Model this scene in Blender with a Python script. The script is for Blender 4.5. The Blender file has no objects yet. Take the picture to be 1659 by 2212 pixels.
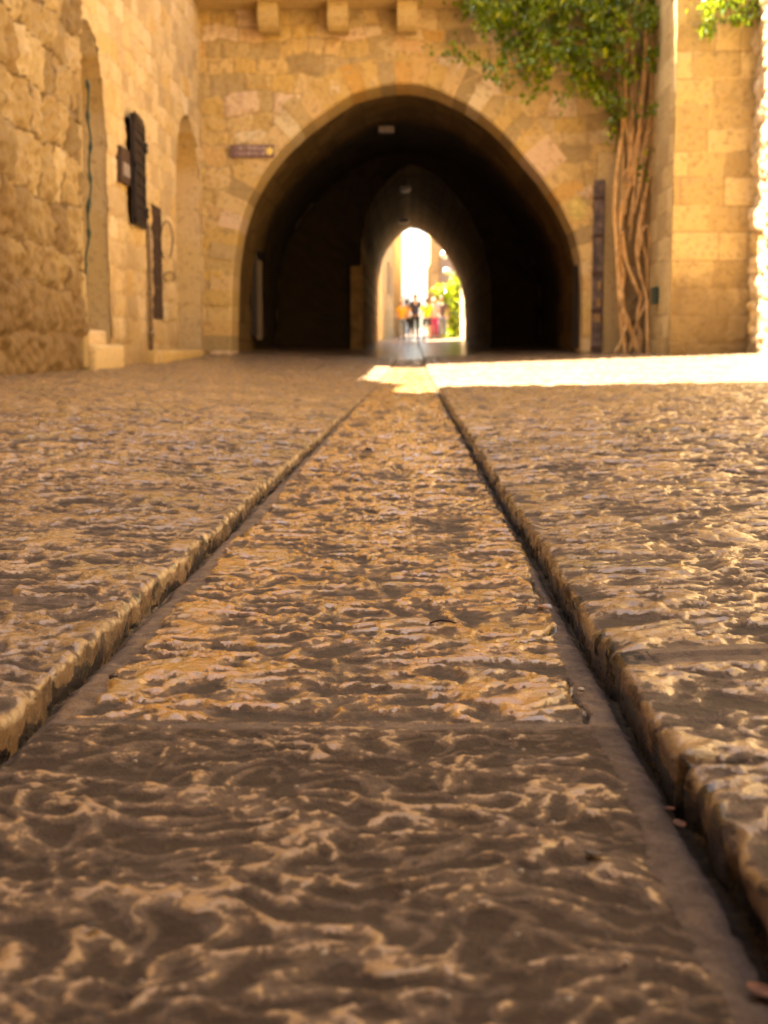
import bpy, bmesh, math, random
import numpy as np
from mathutils import Vector, Matrix
random.seed(7)
C = bpy.context.scene.collection
R = math.radians

# ------------------------------------------------------------------ camera
FU, CX, CY = 3000.0, 829.5, 1106.0          # focal length and centre in a 1659-wide frame
CAMZ = 0.305
YAW, PITCH = R(1.19), R(6.67)
cd = bpy.data.cameras.new('camera')
cam = bpy.data.objects.new('camera', cd); C.objects.link(cam)
cam.location = (0, 0, CAMZ)
cam.rotation_euler = (R(90) - PITCH, 0, YAW)
cd.sensor_fit = 'HORIZONTAL'; cd.sensor_width = 24.0
cd.lens = 24.0 * FU / 1659.0
cd.clip_start = 0.05; cd.clip_end = 2000
cd.dof.use_dof = True; cd.dof.focus_distance = 1.65; cd.dof.aperture_fstop = 8.3
bpy.context.scene.camera = cam
CM = cam.rotation_euler.to_matrix()

def at(px, py, Y=None, X=None):
    """point of the plane Y=const or X=const seen at a place of the 1659-wide photograph"""
    d = CM @ Vector(((px - CX) / FU, -(py - CY) / FU, -1.0))
    t = Y / d.y if Y is not None else X / d.x
    return Vector((0, 0, CAMZ)) + d * t

# ------------------------------------------------------------------ light
SD = Vector((0.454, -0.17, -1.0)).normalized()      # the way the sunlight travels
w = bpy.data.worlds.new('World'); bpy.context.scene.world = w; w.use_nodes = True
nt = w.node_tree; bg = nt.nodes['Background']
sky = nt.nodes.new('ShaderNodeTexSky'); sky.sky_type = 'NISHITA'; sky.sun_disc = False
elev = math.asin(-SD.z)
sky.sun_elevation = elev
sky.sun_rotation = math.atan2(-SD.x, -SD.y)
sky.dust_density = 2.5; sky.air_density = 0.9
nt.links.new(sky.outputs[0], bg.inputs[0]); bg.inputs[1].default_value = 0.06
sl = bpy.data.lights.new('sun', 'SUN'); sl.energy = 5.0; sl.angle = R(0.5); sl.color = (1, .98, .94)
so = bpy.data.objects.new('sun', sl); C.objects.link(so)
so.rotation_euler = SD.to_track_quat('-Z', 'Y').to_euler(); so.location = (-6, 10, 30)
vs = bpy.context.scene.view_settings
vs.view_transform = 'Standard'; vs.look = 'None'; vs.gamma = 1; vs.exposure = 3.62
vs.use_white_balance = True; vs.white_balance_temperature = 8000; vs.white_balance_tint = 11
bpy.context.scene.cycles.use_denoising = True
bpy.context.scene.cycles.max_bounces = 7
bpy.context.scene.cycles.diffuse_bounces = 5
bpy.context.scene.cycles.glossy_bounces = 3
bpy.context.scene.cycles.sample_clamp_indirect = 8

# ------------------------------------------------------------------ noise
def perlin(x, y, seed=0):
    rs = np.random.RandomState(seed)
    perm = rs.permutation(512); ang = rs.rand(512) * 2 * math.pi
    gx, gy = np.cos(ang), np.sin(ang)
    xi = np.floor(x).astype(np.int64); yi = np.floor(y).astype(np.int64)
    xf = x - xi; yf = y - yi
    def g(ix, iy, fx, fy):
        h = perm[(perm[ix & 511] + iy) & 511]
        return gx[h] * fx + gy[h] * fy
    u = xf * xf * xf * (xf * (xf * 6 - 15) + 10); v = yf * yf * yf * (yf * (yf * 6 - 15) + 10)
    a = g(xi, yi, xf, yf); b = g(xi + 1, yi, xf - 1, yf)
    c = g(xi, yi + 1, xf, yf - 1); d = g(xi + 1, yi + 1, xf - 1, yf - 1)
    return ((a + (b - a) * u) + ((c + (d - c) * u) - (a + (b - a) * u)) * v) * 1.5
def ss(a, b, x):
    t = np.clip((x - a) / (b - a), 0, 1); return t * t * (3 - 2 * t)

# ------------------------------------------------------------------ materials
class NT:
    def __init__(s, name):
        s.m = bpy.data.materials.new(name); s.m.use_nodes = True
        s.t = s.m.node_tree; s.b = s.t.nodes['Principled BSDF']
    def n(s, ty, **k):
        nd = s.t.nodes.new(ty)
        for a, v in k.items(): setattr(nd, a, v)
        return nd
    def l(s, a, b): s.t.links.new(a, b)
    def set(s, nd, key, v):
        if hasattr(v, 'is_linked') or hasattr(v, 'links'): s.l(v, nd.inputs[key])
        else: nd.inputs[key].default_value = v
    def noise(s, scale, detail=4, rough=.6, vec=None, dist=0.0):
        nd = s.n('ShaderNodeTexNoise'); nd.inputs['Scale'].default_value = scale
        nd.inputs['Detail'].default_value = detail; nd.inputs['Roughness'].default_value = rough
        nd.inputs['Distortion'].default_value = dist
        if vec is not None: s.l(vec, nd.inputs['Vector'])
        return nd.outputs['Fac']
    def math(s, op, a, b=0.0, clamp=False):
        nd = s.n('ShaderNodeMath', operation=op, use_clamp=clamp)
        s.set(nd, 0, a); s.set(nd, 1, b); return nd.outputs[0]
    def mix(s, f, a, b, blend='MIX'):
        nd = s.n('ShaderNodeMix', data_type='RGBA', blend_type=blend)
        s.set(nd, 0, f)
        for i, v in ((6, a), (7, b)):
            if isinstance(v, tuple): nd.inputs[i].default_value = (*v, 1)
            else: s.l(v, nd.inputs[i])
        return nd.outputs[2]
    def ramp(s, f, stops):
        nd = s.n('ShaderNodeValToRGB'); s.l(f, nd.inputs[0])
        e = nd.color_ramp.elements
        while len(e) < len(stops): e.new(.5)
        for k, (p, c) in enumerate(stops): e[k].position = p; e[k].color = (*c, 1)
        return nd.outputs[0]
    def step(s, f, a, b):
        nd = s.n('ShaderNodeMapRange', interpolation_type='SMOOTHSTEP'); s.l(f, nd.inputs[0])
        nd.inputs[1].default_value = a; nd.inputs[2].default_value = b; return nd.outputs[0]
    def attr(s, name='data'):
        nd = s.n('ShaderNodeAttribute', attribute_name=name)
        sp = s.n('ShaderNodeSeparateColor'); s.l(nd.outputs['Color'], sp.inputs[0])
        return sp.outputs[0], sp.outputs[1], sp.outputs[2], s.n('ShaderNodeAttribute', attribute_name='stain_shade').outputs['Fac']
    def coord(s, scale=(1, 1, 1)):
        tc = s.n('ShaderNodeTexCoord'); mp = s.n('ShaderNodeMapping'); s.l(tc.outputs['Object'], mp.inputs[0])
        mp.inputs['Scale'].default_value = scale; return mp.outputs[0]
    def bump(s, h, strength=.5, dist=.01):
        nd = s.n('ShaderNodeBump'); nd.inputs['Strength'].default_value = strength; nd.inputs['Distance'].default_value = dist
        s.l(h, nd.inputs['Height']); s.l(nd.outputs[0], s.b.inputs['Normal']); s.l(nd.outputs[0], s.b.inputs['Coat Normal'])
    def base(s, c, rough=.6, metal=0.0, spec=.5):
        s.set(s.b, 'Base Color', (*c, 1) if isinstance(c, tuple) else c)
        s.set(s.b, 'Roughness', rough); s.set(s.b, 'Metallic', metal)
        s.b.inputs['Specular IOR Level'].default_value = spec
        return s

def paving_mat(name, ochre):
    m = NT(name); wear, tone, mortar, grime = m.attr()
    v = m.coord(); vs_ = m.coord((1, .55, 1))
    fine = m.noise(85, 5, .62, v, .8); fib = m.noise(42, 4, .6, vs_, 1.6)
    mid = m.noise(16, 3, .5, v, .5); big = m.noise(3.2, 2, .5, v); grit = m.noise(420, 3, .6, v)
    # dirt lies in the hollows, with ragged edges
    e = m.math('ADD', wear, m.math('MULTIPLY', m.math('SUBTRACT', fine, .5), .8))
    e = m.math('ADD', e, m.math('MULTIPLY', m.math('SUBTRACT', fib, .5), 1.15))
    e = m.math('ADD', e, m.math('MULTIPLY', m.math('SUBTRACT', m.noise(190, 3, .6, v, 1.5), .5), .35))
    pol = m.step(e, .415, .57)
    if ochre:
        stone = m.ramp(m.noise(13, 3, .6, v, 1.0), [(.30, (.26, .165, .088)), (.44, (.34, .20, .068)), (.56, (.39, .19, .038)), (.70, (.28, .18, .095))])
        stone = m.mix(m.math('MULTIPLY', m.step(tone, .55, .78), .8), stone, (.30, .195, .108))
    else:
        stone = m.ramp(m.noise(9, 3, .6, v, .7), [(.30, (.21, .130, .068)), (.5, (.32, .205, .112)), (.72, (.42, .29, .18))])
        stone = m.mix(m.step(big, .5, .72), stone, (.26, .19, .078))
        stone = m.mix(m.math('MULTIPLY', tone, .55), stone, (.17, .108, .060))
    stone = m.mix(m.math('MULTIPLY', m.step(mid, .52, .75), .4), stone, (.14, .10, .060))
    dirt = m.ramp(m.noise(30, 4, .65, v), [(.28, (.046, .034, .029)), (.5, (.098, .073, .062)), (.72, (.165, .124, .104))])
    dirt = m.mix(m.step(grit, .66, .74), dirt, (.20, .155, .12))
    dirt = m.mix(m.math('MULTIPLY', m.step(grit, .34, .27), .7), dirt, (.035, .027, .022))
    dirt = m.mix(m.math('MULTIPLY', m.step(m.math('ADD', wear, m.math('MULTIPLY', m.math('SUBTRACT', fib, .5), .5)), .26, .02), .75), dirt, (.040, .027, .020))
    dirt = m.mix(m.math('MULTIPLY', m.step(e, .10, .46), .20), dirt, stone)
    col = m.mix(pol, dirt, stone)
    mc = m.ramp(m.noise(34, 6, .78, v, .6), [(.3, (.070, .052, .044)), (.5, (.125, .093, .079)), (.7, (.20, .152, .130))])
    mc = m.mix(m.step(grit, .62, .72), mc, (.24, .19, .15))
    me = m.math('ADD', mortar, m.math('MULTIPLY', m.math('SUBTRACT', fine, .5), .6))
    ms = m.step(me, .42, .58)
    col = m.mix(m.math('MULTIPLY', ms, .85), col, mc)
    ge = m.math('ADD', grime, m.math('MULTIPLY', m.math('MULTIPLY', m.math('SUBTRACT', fib, .5), 1.3), m.step(grime, .02, .2)))
    gs = m.step(ge, .38, .56)
    col = m.mix(gs, col, (.022, .017, .014))
    # a little fine pitting everywhere
    col = m.mix(m.math('MULTIPLY', m.step(m.noise(170, 3, .6, v), .64, .72), .55), col, (.05, .036, .027))
    m.base(col, .5)
    rr = m.n('ShaderNodeMapRange'); m.l(pol, rr.inputs[0]); rr.inputs[3].default_value = .72; rr.inputs[4].default_value = .10 if ochre else .17
    r2 = m.math('ADD', rr.outputs[0], m.math('MULTIPLY', m.math('SUBTRACT', mid, .5), .25))
    r3 = m.math('MAXIMUM', r2, m.math('MULTIPLY', ms, .62))
    if ochre: r3 = m.math('ADD', r3, m.math('MULTIPLY', m.step(tone, .66, .72), .22))
    m.l(r3, m.b.inputs['Roughness'])
    sp_ = m.n('ShaderNodeMapRange'); m.l(m.math('MULTIPLY', pol, m.math('SUBTRACT', 1, ms)), sp_.inputs[0]); sp_.inputs[3].default_value = .22; sp_.inputs[4].default_value = .55; m.l(sp_.outputs[0], m.b.inputs['Specular IOR Level'])
    pol = m.math('MULTIPLY', pol, m.math('SUBTRACT', 1, ms)); dull = m.step(tone, .72, .66) if ochre else 1.0; cw_ = m.math('MULTIPLY', m.math('MULTIPLY', pol, .42 if ochre else .16), dull); 
    if ochre:                                    # the middle of the gutter is worn to a high polish
        sx = m.n('ShaderNodeSeparateXYZ'); m.l(v, sx.inputs[0])
        mid_ = m.math('SUBTRACT', 1.0, m.step(m.math('ABSOLUTE', sx.outputs[0]), .02, .17)); mid_ = m.math('MULTIPLY', mid_, m.step(sx.outputs[1], 1.6, 3.2))
        cw_ = m.math('ADD', cw_, m.math('MULTIPLY', m.math('MULTIPLY', mid_, pol), .85), clamp=True)
        m.l(m.math('MULTIPLY', m.math('SUBTRACT', 1, m.math('MULTIPLY', mid_, .5)), .06), m.b.inputs['Coat Roughness'])
    m.l(cw_, m.b.inputs['Coat Weight'])
    if not ochre: m.b.inputs['Coat Roughness'].default_value = .06
    rough_bit = m.math('SUBTRACT', 1.35, pol)
    h = m.math('ADD', m.math('MULTIPLY', fine, .55), m.math('MULTIPLY', m.math('MULTIPLY', grit, .6), rough_bit))
    h = m.math('ADD', h, m.math('MULTIPLY', pol, .28))
    m.bump(h, .75, .0035)
    return m.m

def wall_mat(name, stops, joint, rough=.85, stain_shade=(.16, .10, .05), scale=1.0):
    stops = [(p, (c[0], c[1] * .975, c[2] * .92)) for p, c in stops]
    m = NT(name); tone, jt, t2, st = m.attr(); v = m.coord()
    col = m.ramp(tone, stops)
    n1 = m.noise(2.2 * scale, 5, .65, v, .6); n2 = m.noise(14 * scale, 5, .7, v); n3 = m.noise(60, 4, .7, v)
    col = m.mix(m.math('MULTIPLY', m.step(n1, .54, .74), .45), col, stops[-1][1])
    col = m.mix(m.math('MULTIPLY', m.step(m.noise(1.1 * scale, 5, .7, v, .3), .54, .72), .36), col, stain_shade)
    col = m.mix(m.math('MULTIPLY', m.step(n2, .50, .68), .60), col, stain_shade)
    col = m.mix(m.math('MULTIPLY', m.step(n3, .58, .7), .3), col, stain_shade)
    col = m.mix(m.step(m.math('ADD', jt, m.math('MULTIPLY', m.math('SUBTRACT', n2, .5), .5)), .45, .75), col, joint)
    se = m.math('ADD', st, m.math('MULTIPLY', m.math('SUBTRACT', n1, .5), .9))
    col = m.mix(m.math('MULTIPLY', m.step(se, .3, .85), .8), col, stain_shade)
    m.base(col, rough, 0, .3)
    m.bump(m.math('ADD', n2, m.math('MULTIPLY', n3, .4)), .7, .02)
    return m.m

TAN = [(0, (.38, .28, .16)), (.25, (.50, .385, .23)), (.5, (.54, .405, .21)), (.72, (.59, .46, .30)), (.9, (.50, .34, .13)), (1, (.62, .52, .36))]
ARC = [(0, (.30, .22, .11)), (.2, (.44, .33, .17)), (.42, (.52, .36, .13)), (.62, (.57, .43, .24)), (.8, (.50, .30, .09)), (.9, (.60, .45, .32)), (1, (.60, .50, .33))]
M = {}
M['gutter'] = paving_mat('gutter_stone', True)
M['pave'] = paving_mat('pavement_stone', False)
ROU = [(0, (.19, .13, .065)), (.25, (.32, .235, .12)), (.5, (.38, .28, .14)), (.7, (.48, .37, .20)), (.85, (.28, .185, .08)), (1, (.54, .43, .26))]
M['wall_rough'] = wall_mat('rough_wall_stone', [(p, tuple(.82 * x for x in c)) for p, c in ROU], (.13, .085, .04), stain_shade=(.15, .09, .04))
M['wall'] = wall_mat('wall_stone', TAN, (.40, .29, .16), stain_shade=(.25, .165, .08))
M['arch'] = wall_mat('arch_wall_stone', ARC, (.33, .24, .12), stain_shade=(.23, .145, .065))
M['pillar'] = wall_mat('pillar_stone', [(0, (.36, .25, .11)), (.4, (.50, .36, .16)), (.75, (.58, .43, .21)), (1, (.42, .30, .13))], (.30, .20, .09), stain_shade=(.17, .11, .05))
M['vault'] = wall_mat('vault_stone', [(0, (.11, .068, .025)), (.5, (.15, .092, .036)), (1, (.19, .12, .05))], (.10, .06, .024), stain_shade=(.008, .006, .004))  # last colour is the painted dark of the vault's depth
M['end'] = wall_mat('end_vault_stone', [(0, (.48, .28, .10)), (.5, (.62, .38, .15)), (1, (.72, .47, .21))], (.14, .09, .04), stain_shade=(.012, .008, .005))  # bright stops for the lit left wall, near-black for the unlit parts
M['deep_shade'] = wall_mat('shade_dark_stone', [(0, (.016, .010, .005)), (.5, (.028, .018, .009)), (1, (.04, .025, .012))], (.03, .02, .01), stain_shade=(.02, .013, .007))  # near-black colour holds the lack of light deep in the passage

def plain(name, c, rough=.6, metal=0.0, var=.3, scale=20, spec=.5):
    m = NT(name); n = m.noise(scale, 4, .6, m.coord())
    col = m.mix(m.step(n, .35, .7), tuple(x * (1 - var) for x in c), tuple(min(1, x * (1 + var * .5)) for x in c))
    m.base(col, rough, metal, spec); m.bump(n, .25, .01); return m.m
M['iron'] = plain('black_iron', (.022, .016, .018), .5, .2)
M['door'] = plain('aged_door_paint', (.11, .075, .062), .7, 0, .6, 6)
M['rust'] = plain('rusty_iron', (.06, .03, .018), .7, .1)
M['green'] = plain('green_cable', (.02, .05, .035), .5)
M['greymetal'] = plain('grey_metal', (.32, .27, .25), .5, .2)
M['wood'] = plain('dark_wood', (.05, .028, .014), .6, 0, .4, 9)
M['lampw'] = plain('lamp_glass', (.62, .60, .56), .35)
M['plaster'] = plain('passage_plaster', (.30, .17, .065), .8, 0, .35, 4)
M['pipe'] = plain('pipe_paint', (.20, .145, .10), .5)
M['sign'] = plain('sign_enamel', (.16, .085, .08), .4, 0, .1)
M['signw'] = plain('sign_lettering', (.52, .42, .40), .5, 0, .1)
M['signy'] = plain('sign_emblem', (.72, .55, .16), .5, 0, .1)
M['yellow'] = plain('faded_yellow_paint', (.52, .40, .13), .8, 0, .25, 12)
M['whitewash'] = plain('white_globe', (.85, .84, .80), .3, 0, .05)
M['glass'] = plain('dusty_pane', (.30, .25, .12), .25)

def bark_mat():
    m = NT('vine_bark'); v = m.coord((1, 1, .12)); n = m.noise(38, 5, .65, v, .4); n2 = m.noise(5, 3, .5, m.coord())
    col = m.ramp(n, [(.3, (.26, .13, .05)), (.48, (.72, .42, .15)), (.72, (.88, .62, .32))])
    col = m.mix(m.math('MULTIPLY', m.step(n2, .5, .7), .5), col, (.20, .11, .055))
    m.base(col, .75); m.bump(n, .8, .02); return m.m
M['bark'] = bark_mat()
def leaf_mat(name, a, b, c):
    m = NT(name); tone, _, _, _ = m.attr()
    col = m.ramp(tone, [(0, a), (.55, b), (1, c)])
    m.base(col, .22)
    tr = m.n('ShaderNodeBsdfTranslucent'); m.l(m.mix(.5, col, (.35, .42, .03)), tr.inputs[0])
    mx = m.n('ShaderNodeMixShader'); mx.inputs[0].default_value = .4
    m.l(m.b.outputs[0], mx.inputs[1]); m.l(tr.outputs[0], mx.inputs[2])
    m.l(mx.outputs[0], m.t.nodes['Material Output'].inputs[0]); return m.m
M['leaf'] = leaf_mat('vine_leaf', (.04, .085, .006), (.15, .22, .008), (.42, .44, .012))
M['dry'] = plain('dry_leaf', (.26, .085, .028), .6, 0, .5, 60)
M['drydark'] = plain('dark_dry_leaf', (.06, .035, .022), .6, 0, .5, 60)
M['pebble'] = plain('pale_grit', (.60, .55, .50), .6, 0, .4, 200)

# ------------------------------------------------------------------ object helpers
def tag(o, label=None, cat=None, group=None, kind=None):
    if label: o['label'] = label
    if cat: o['category'] = cat
    if group: o['group'] = group
    if kind: o['kind'] = kind
    return o
def empty(name, loc, label=None, cat=None, group=None, rz=0):
    o = bpy.data.objects.new(name, None); C.objects.link(o); o.location = loc; o.rotation_euler.z = rz
    o.empty_display_size = .1
    return tag(o, label, cat, group)
def link(name, me, mat, parent=None, smooth=False):
    o = bpy.data.objects.new(name, me); C.objects.link(o)
    if mat: me.materials.append(mat)
    if smooth: me.polygons.foreach_set('use_smooth', [True] * len(me.polygons))
    if parent:
        o.parent = parent
        root = parent; off = Vector((0, 0, 0)); rot = 0
        chain = [parent]
        while chain[-1].parent: chain.append(chain[-1].parent)
        mt = Matrix()
        for p in reversed(chain): mt = mt @ p.matrix_basis
        o.matrix_basis = mt.inverted()
    return o
def grid_mesh(name, P, data=None, keep=None):
    """P: (rows, cols, 3) points -> quad sheet; data (rows, cols, 4) goes to attribute 'data'"""
    r, c, _ = P.shape
    idx = np.arange(r * c).reshape(r, c)
    q = np.stack([idx[:-1, :-1], idx[:-1, 1:], idx[1:, 1:], idx[1:, :-1]], -1).reshape(-1, 4)
    if keep is not None: q = q[keep.reshape(-1)]
    me = bpy.data.meshes.new(name)
    me.vertices.add(r * c); me.vertices.foreach_set('co', P.astype(np.float32).ravel())
    n = len(q); me.loops.add(n * 4); me.polygons.add(n)
    me.loops.foreach_set('vertex_index', q.astype(np.int32).ravel())
    me.polygons.foreach_set('loop_start', np.arange(0, n * 4, 4, dtype=np.int32))
    if data is not None:
        a = me.attributes.new('data', 'FLOAT_COLOR', 'POINT'); a.data.foreach_set('color', data.astype(np.float32).ravel())
        a = me.attributes.new('stain_shade', 'FLOAT', 'POINT'); a.data.foreach_set('value', data[..., 3].astype(np.float32).ravel())
    me.update(calc_edges=True); me.polygons.foreach_set('use_smooth', np.ones(n, dtype=bool))
    return me
class MB:
    def __init__(s): s.v = []; s.f = []; s.d = []
    def add(s, vs_, fs, d=(.5, 0, .5, 0)):
        k = len(s.v); s.v += [tuple(v) for v in vs_]; s.f += [tuple(i + k for i in f) for f in fs]; s.d += [d] * len(vs_)
    def box(s, a, b, bev=0.0, d=(.5, 0, .5, 0), M4=None):
        x0, y0, z0 = a; x1, y1, z1 = b
        vs_ = [(x0, y0, z0), (x1, y0, z0), (x1, y1, z0), (x0, y1, z0), (x0, y0, z1), (x1, y0, z1), (x1, y1, z1), (x0, y1, z1)]
        fs = [(0, 3, 2, 1), (4, 5, 6, 7), (0, 1, 5, 4), (1, 2, 6, 5), (2, 3, 7, 6), (3, 0, 4, 7)]
        if bev:
            bm = bmesh.new(); bv = [bm.verts.new(v) for v in vs_]; [bm.faces.new([bv[i] for i in f]) for f in fs]
            bmesh.ops.bevel(bm, geom=bm.edges[:], offset=bev, segments=2, affect='EDGES', profile=.6)
            bm.verts.index_update(); vs_ = [v.co.copy() for v in bm.verts]; fs = [[v.index for v in f.verts] for f in bm.faces]; bm.free()
        if M4: vs_ = [M4 @ Vector(v) for v in vs_]
        s.add(vs_, fs, d)
    def tube(s, pts, rad, n=8, d=(.5, 0, .5, 0)):
        pts = [Vector(p) for p in pts]
        rads = rad if isinstance(rad, (list, tuple)) else [rad] * len(pts)
        vs_, fs = [], []
        for i, p in enumerate(pts):
            t = (pts[min(i + 1, len(pts) - 1)] - pts[max(i - 1, 0)]).normalized()
            a = t.cross(Vector((.31, .83, .2))).normalized(); b = t.cross(a)
            for k in range(n):
                an = 2 * math.pi * k / n; vs_.append(p + (a * math.cos(an) + b * math.sin(an)) * rads[i])
        for i in range(len(pts) - 1):
            for k in range(n): fs.append((i * n + k, i * n + (k + 1) % n, (i + 1) * n + (k + 1) % n, (i + 1) * n + k))
        fs.append(tuple(range(n))[::-1]); fs.append(tuple((len(pts) - 1) * n + k for k in range(n)))
        s.add(vs_, fs, d)
    def ball(s, c, r, sub=2, sq=(1, 1, 1), d=(.5, 0, .5, 0), jit=0):
        bm = bmesh.new(); bmesh.ops.create_icosphere(bm, subdivisions=sub, radius=1); bm.verts.index_update()
        s.add([Vector(c) + Vector((v.co.x * sq[0], v.co.y * sq[1], v.co.z * sq[2])) * r * (1 + random.uniform(-jit, jit)) for v in bm.verts],
              [[v.index for v in f.verts] for f in bm.faces], d); bm.free()
    def build(s, name, mat, parent=None, smooth=False):
        me = bpy.data.meshes.new(name); me.from_pydata(s.v, [], s.f)
        a = me.attributes.new('data', 'FLOAT_COLOR', 'POINT'); a.data.foreach_set('color', np.array(s.d, dtype=np.float32).ravel())
        a = me.attributes.new('stain_shade', 'FLOAT', 'POINT'); a.data.foreach_set('value', [d[3] for d in s.d])
        return link(name, me, mat, parent, smooth)

# ------------------------------------------------------------------ the street surface
XL, XR = -0.317, 0.183                 # the two kerb lines of the gutter
def street_z(Y):
    Y = np.asarray(Y, dtype=float)
    a = np.where(Y < 14, 0, .0015 * (np.clip(Y, 14, 23) - 14) ** 2)
    return a + np.clip(Y - 23, 0, 400) * .0165
def cross(Y): return .028 + .006 * ss(10, 22, np.asarray(Y, float))
def pave_z(X, Y, side):
    u = (XL - X) if side < 0 else (X - XR)
    return street_z(Y) + (.026 - .012 * ss(3, 9, np.asarray(Y, float)) if side < 0 else .032 + .008 * ss(1.5, 9, np.asarray(Y, float))) + u * cross(Y)

ys = [.30]
while ys[-1] < 24: ys.append(ys[-1] + .0017 + .0021 * ys[-1])
ys = np.array(ys)
far = np.array([24.6, 26, 28, 30, 34, 38, 42, 48, 54, 60, 70, 85, 110, 160, 260])
back = np.array([-30, -10, -4, -1.5, -.6, -.2, .05, .18])
YS = np.concatenate([back, ys, far]); NR = len(YS)

def stone(X, Y, seed, bias=0.0, cell=.042, amp=.0070):
    """dressed stone: polished ridges round dished hollows. returns height (m) and wear 0..1"""
    far_ = ss(1.6, 4.5, Y)                 # the stones further up the lane are more deeply worn
    wx = perlin(X / .11, Y / .11, seed + 1) * .030 + perlin(X / .03, Y / .03, seed + 2) * .007
    wy = perlin(X / .12 + 7, Y / .12, seed + 3) * .030 + perlin(X / .03, Y / .03 + 9, seed + 4) * .007
    x, y = X + wx, Y + wy
    a = perlin(x / (cell * 1.05), y / (cell * .85), seed + 5); b = perlin(x / (cell * .55), y / (cell * .40), seed + 6)
    g = perlin(x / (cell * .30) + a, y / (cell * .22), seed + 12)
    c = perlin(X / .16, Y / .16, seed + 7); e = perlin(x / (cell * 1.9), y / (cell * 1.5), seed + 8)
    f = .66 - np.abs(a) * 1.05 - np.abs(b) * .42 - np.abs(g) * .20 + c * .22 + e * (.20 + .22 * far_) + bias
    t = ss(-.10, .85, f)
    amp = amp * (1 + .8 * far_)
    s1 = perlin(X / .014 + wx * 30, Y / .012, seed + 9) * .0006 + perlin(X / .007, Y / .006, seed + 10) * .0003
    h = -(1 - t) * amp + e * (.0020 + .0035 * far_) + s1
    return h, np.clip((f - .36) * (1.05 + 1.0 * far_) + .50 + s1 * 60, 0, 1)

def joint(v, cuts, width, wob):
    """1 on a joint line; cuts ascending"""
    k = np.searchsorted(cuts, v); lo = cuts[np.clip(k - 1, 0, len(cuts) - 1)]; hi = cuts[np.clip(k, 0, len(cuts) - 1)]
    d = np.minimum(np.abs(v - lo), np.abs(hi - v)) + wob
    near_hi = np.abs(hi - v) < np.abs(v - lo)
    wd = np.where(near_hi, width[np.clip(k, 0, len(cuts) - 1)], width[np.clip(k - 1, 0, len(cuts) - 1)])
    return 1 - ss(wd * .35, wd * .5 + .006, d), k

def make_gutter():
    n = 250
    t = np.linspace(0, 1, n); X0 = XL - .03 + t * (XR - XL + .06)
    X, Y = np.meshgrid(X0, YS)
    fine = (Y > .2) & (Y < 24.1)
    cuts = np.array([-40, .1, 1.135, 2.3, 3.4, 4.3, 5.6, 6.6, 7.9, 9.1, 10.3, 11.6, 13, 14.2, 15.6, 17, 18.4, 20, 21.5, 23, 300.])
    wd = np.full(len(cuts), .012); wd[2] = .016
    j, k = joint(Y, cuts, wd, perlin(X / .05, Y / .05, 40) * .006 + perlin(X / .2, Y * 0, 41) * .01)
    near = 1 - ss(1.10, 1.16, Y + perlin(X / .1, Y / .1, 44) * .01)
    h, wear = stone(X, Y, 11, bias=.04, cell=.050)
    h2, wear2 = stone(X + 3, Y, 31, bias=-.13 - .16 * ss(.04, .16, X + .03 * perlin(X / .08, Y / .08, 45)), cell=.033, amp=.0050)
    h = h * (1 - near) + h2 * near; wear = wear * (1 - near) + wear2 * near
    # cement strips along both kerbs
    wl = (.030 - .012 * ss(2, 6, Y)) * (1 - .75 * near) + perlin(Y / .35, Y * 0 + .3, 50) * .012 + perlin(X / .03, Y / .04, 51) * .005
    wr = .013 + .016 * (1 - ss(1.2, 2.2, Y)) + perlin(Y / .35, Y * 0 + .7, 52) * .012 + perlin(X / .03, Y / .04, 53) * .005 + near * .004
    sf = .004 + .012 * near
    ml = 1 - ss(-sf, sf, (X - XL) - wl); mr = 1 - ss(-sf, sf, (XR - X) - wr)
    mo = np.maximum(ml, mr)
    crack = np.exp(-((XR - X - wr - .002) / .0028) ** 2) * (1 - near * .85) * (perlin(X * 3, Y / .18, 54) > -.25)
    crack2 = np.exp(-((X - XL - wl - .002) / .0024) ** 2) * (perlin(X * 3, Y / .15, 55) > .0) * .6
    mz = -.0050 + perlin(X / .05, Y / .07, 56) * .0026 + perlin(X / .016, Y / .016, 57) * .0016 + perlin(X / .006, Y / .006, 58) * .0007 - .003 * np.clip(perlin(X / .022, Y / .03, 59) - .35, 0, 1)
    z = h * (1 - .65 * mo) + mz * mo - .007 * crack - .004 * crack2
    z = z * (1 - j * (1 - mo)) + (-.0065) * j * (1 - mo)
    # a groove washed out along the foot of the kerbs
    z -= .008 * np.exp(-((XR - X) / .009) ** 2) + .008 * np.exp(-((X - XL) / .008) ** 2)
    z -= .003 * (1 - ((X - (XL + XR) / 2) / .25) ** 2)
    z = np.where(fine, z, -.004) + street_z(Y)
    tone = (np.sin(k * 12.9898) * 43758.5453) % 1; tone = np.where(Y < 1.135 + perlin(X / .1, Y / .1, 44) * .01, .78, tone * .62)
    wear = np.where(Y > 24, .5, wear)
    d = np.stack([wear, tone, np.clip(np.maximum(mo, j * .9), 0, 1) * (Y < 24), np.clip(crack + .5 * crack2 + .9 * np.exp(-((XR - X) / .010) ** 2) + .6 * np.exp(-((X - XL) / .012) ** 2), 0, 1) * .8], -1)
    o = link('gutter', grid_mesh('gutter', np.stack([X, Y, z], -1), d), M['gutter'])
    tag(o, kind='structure')

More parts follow.
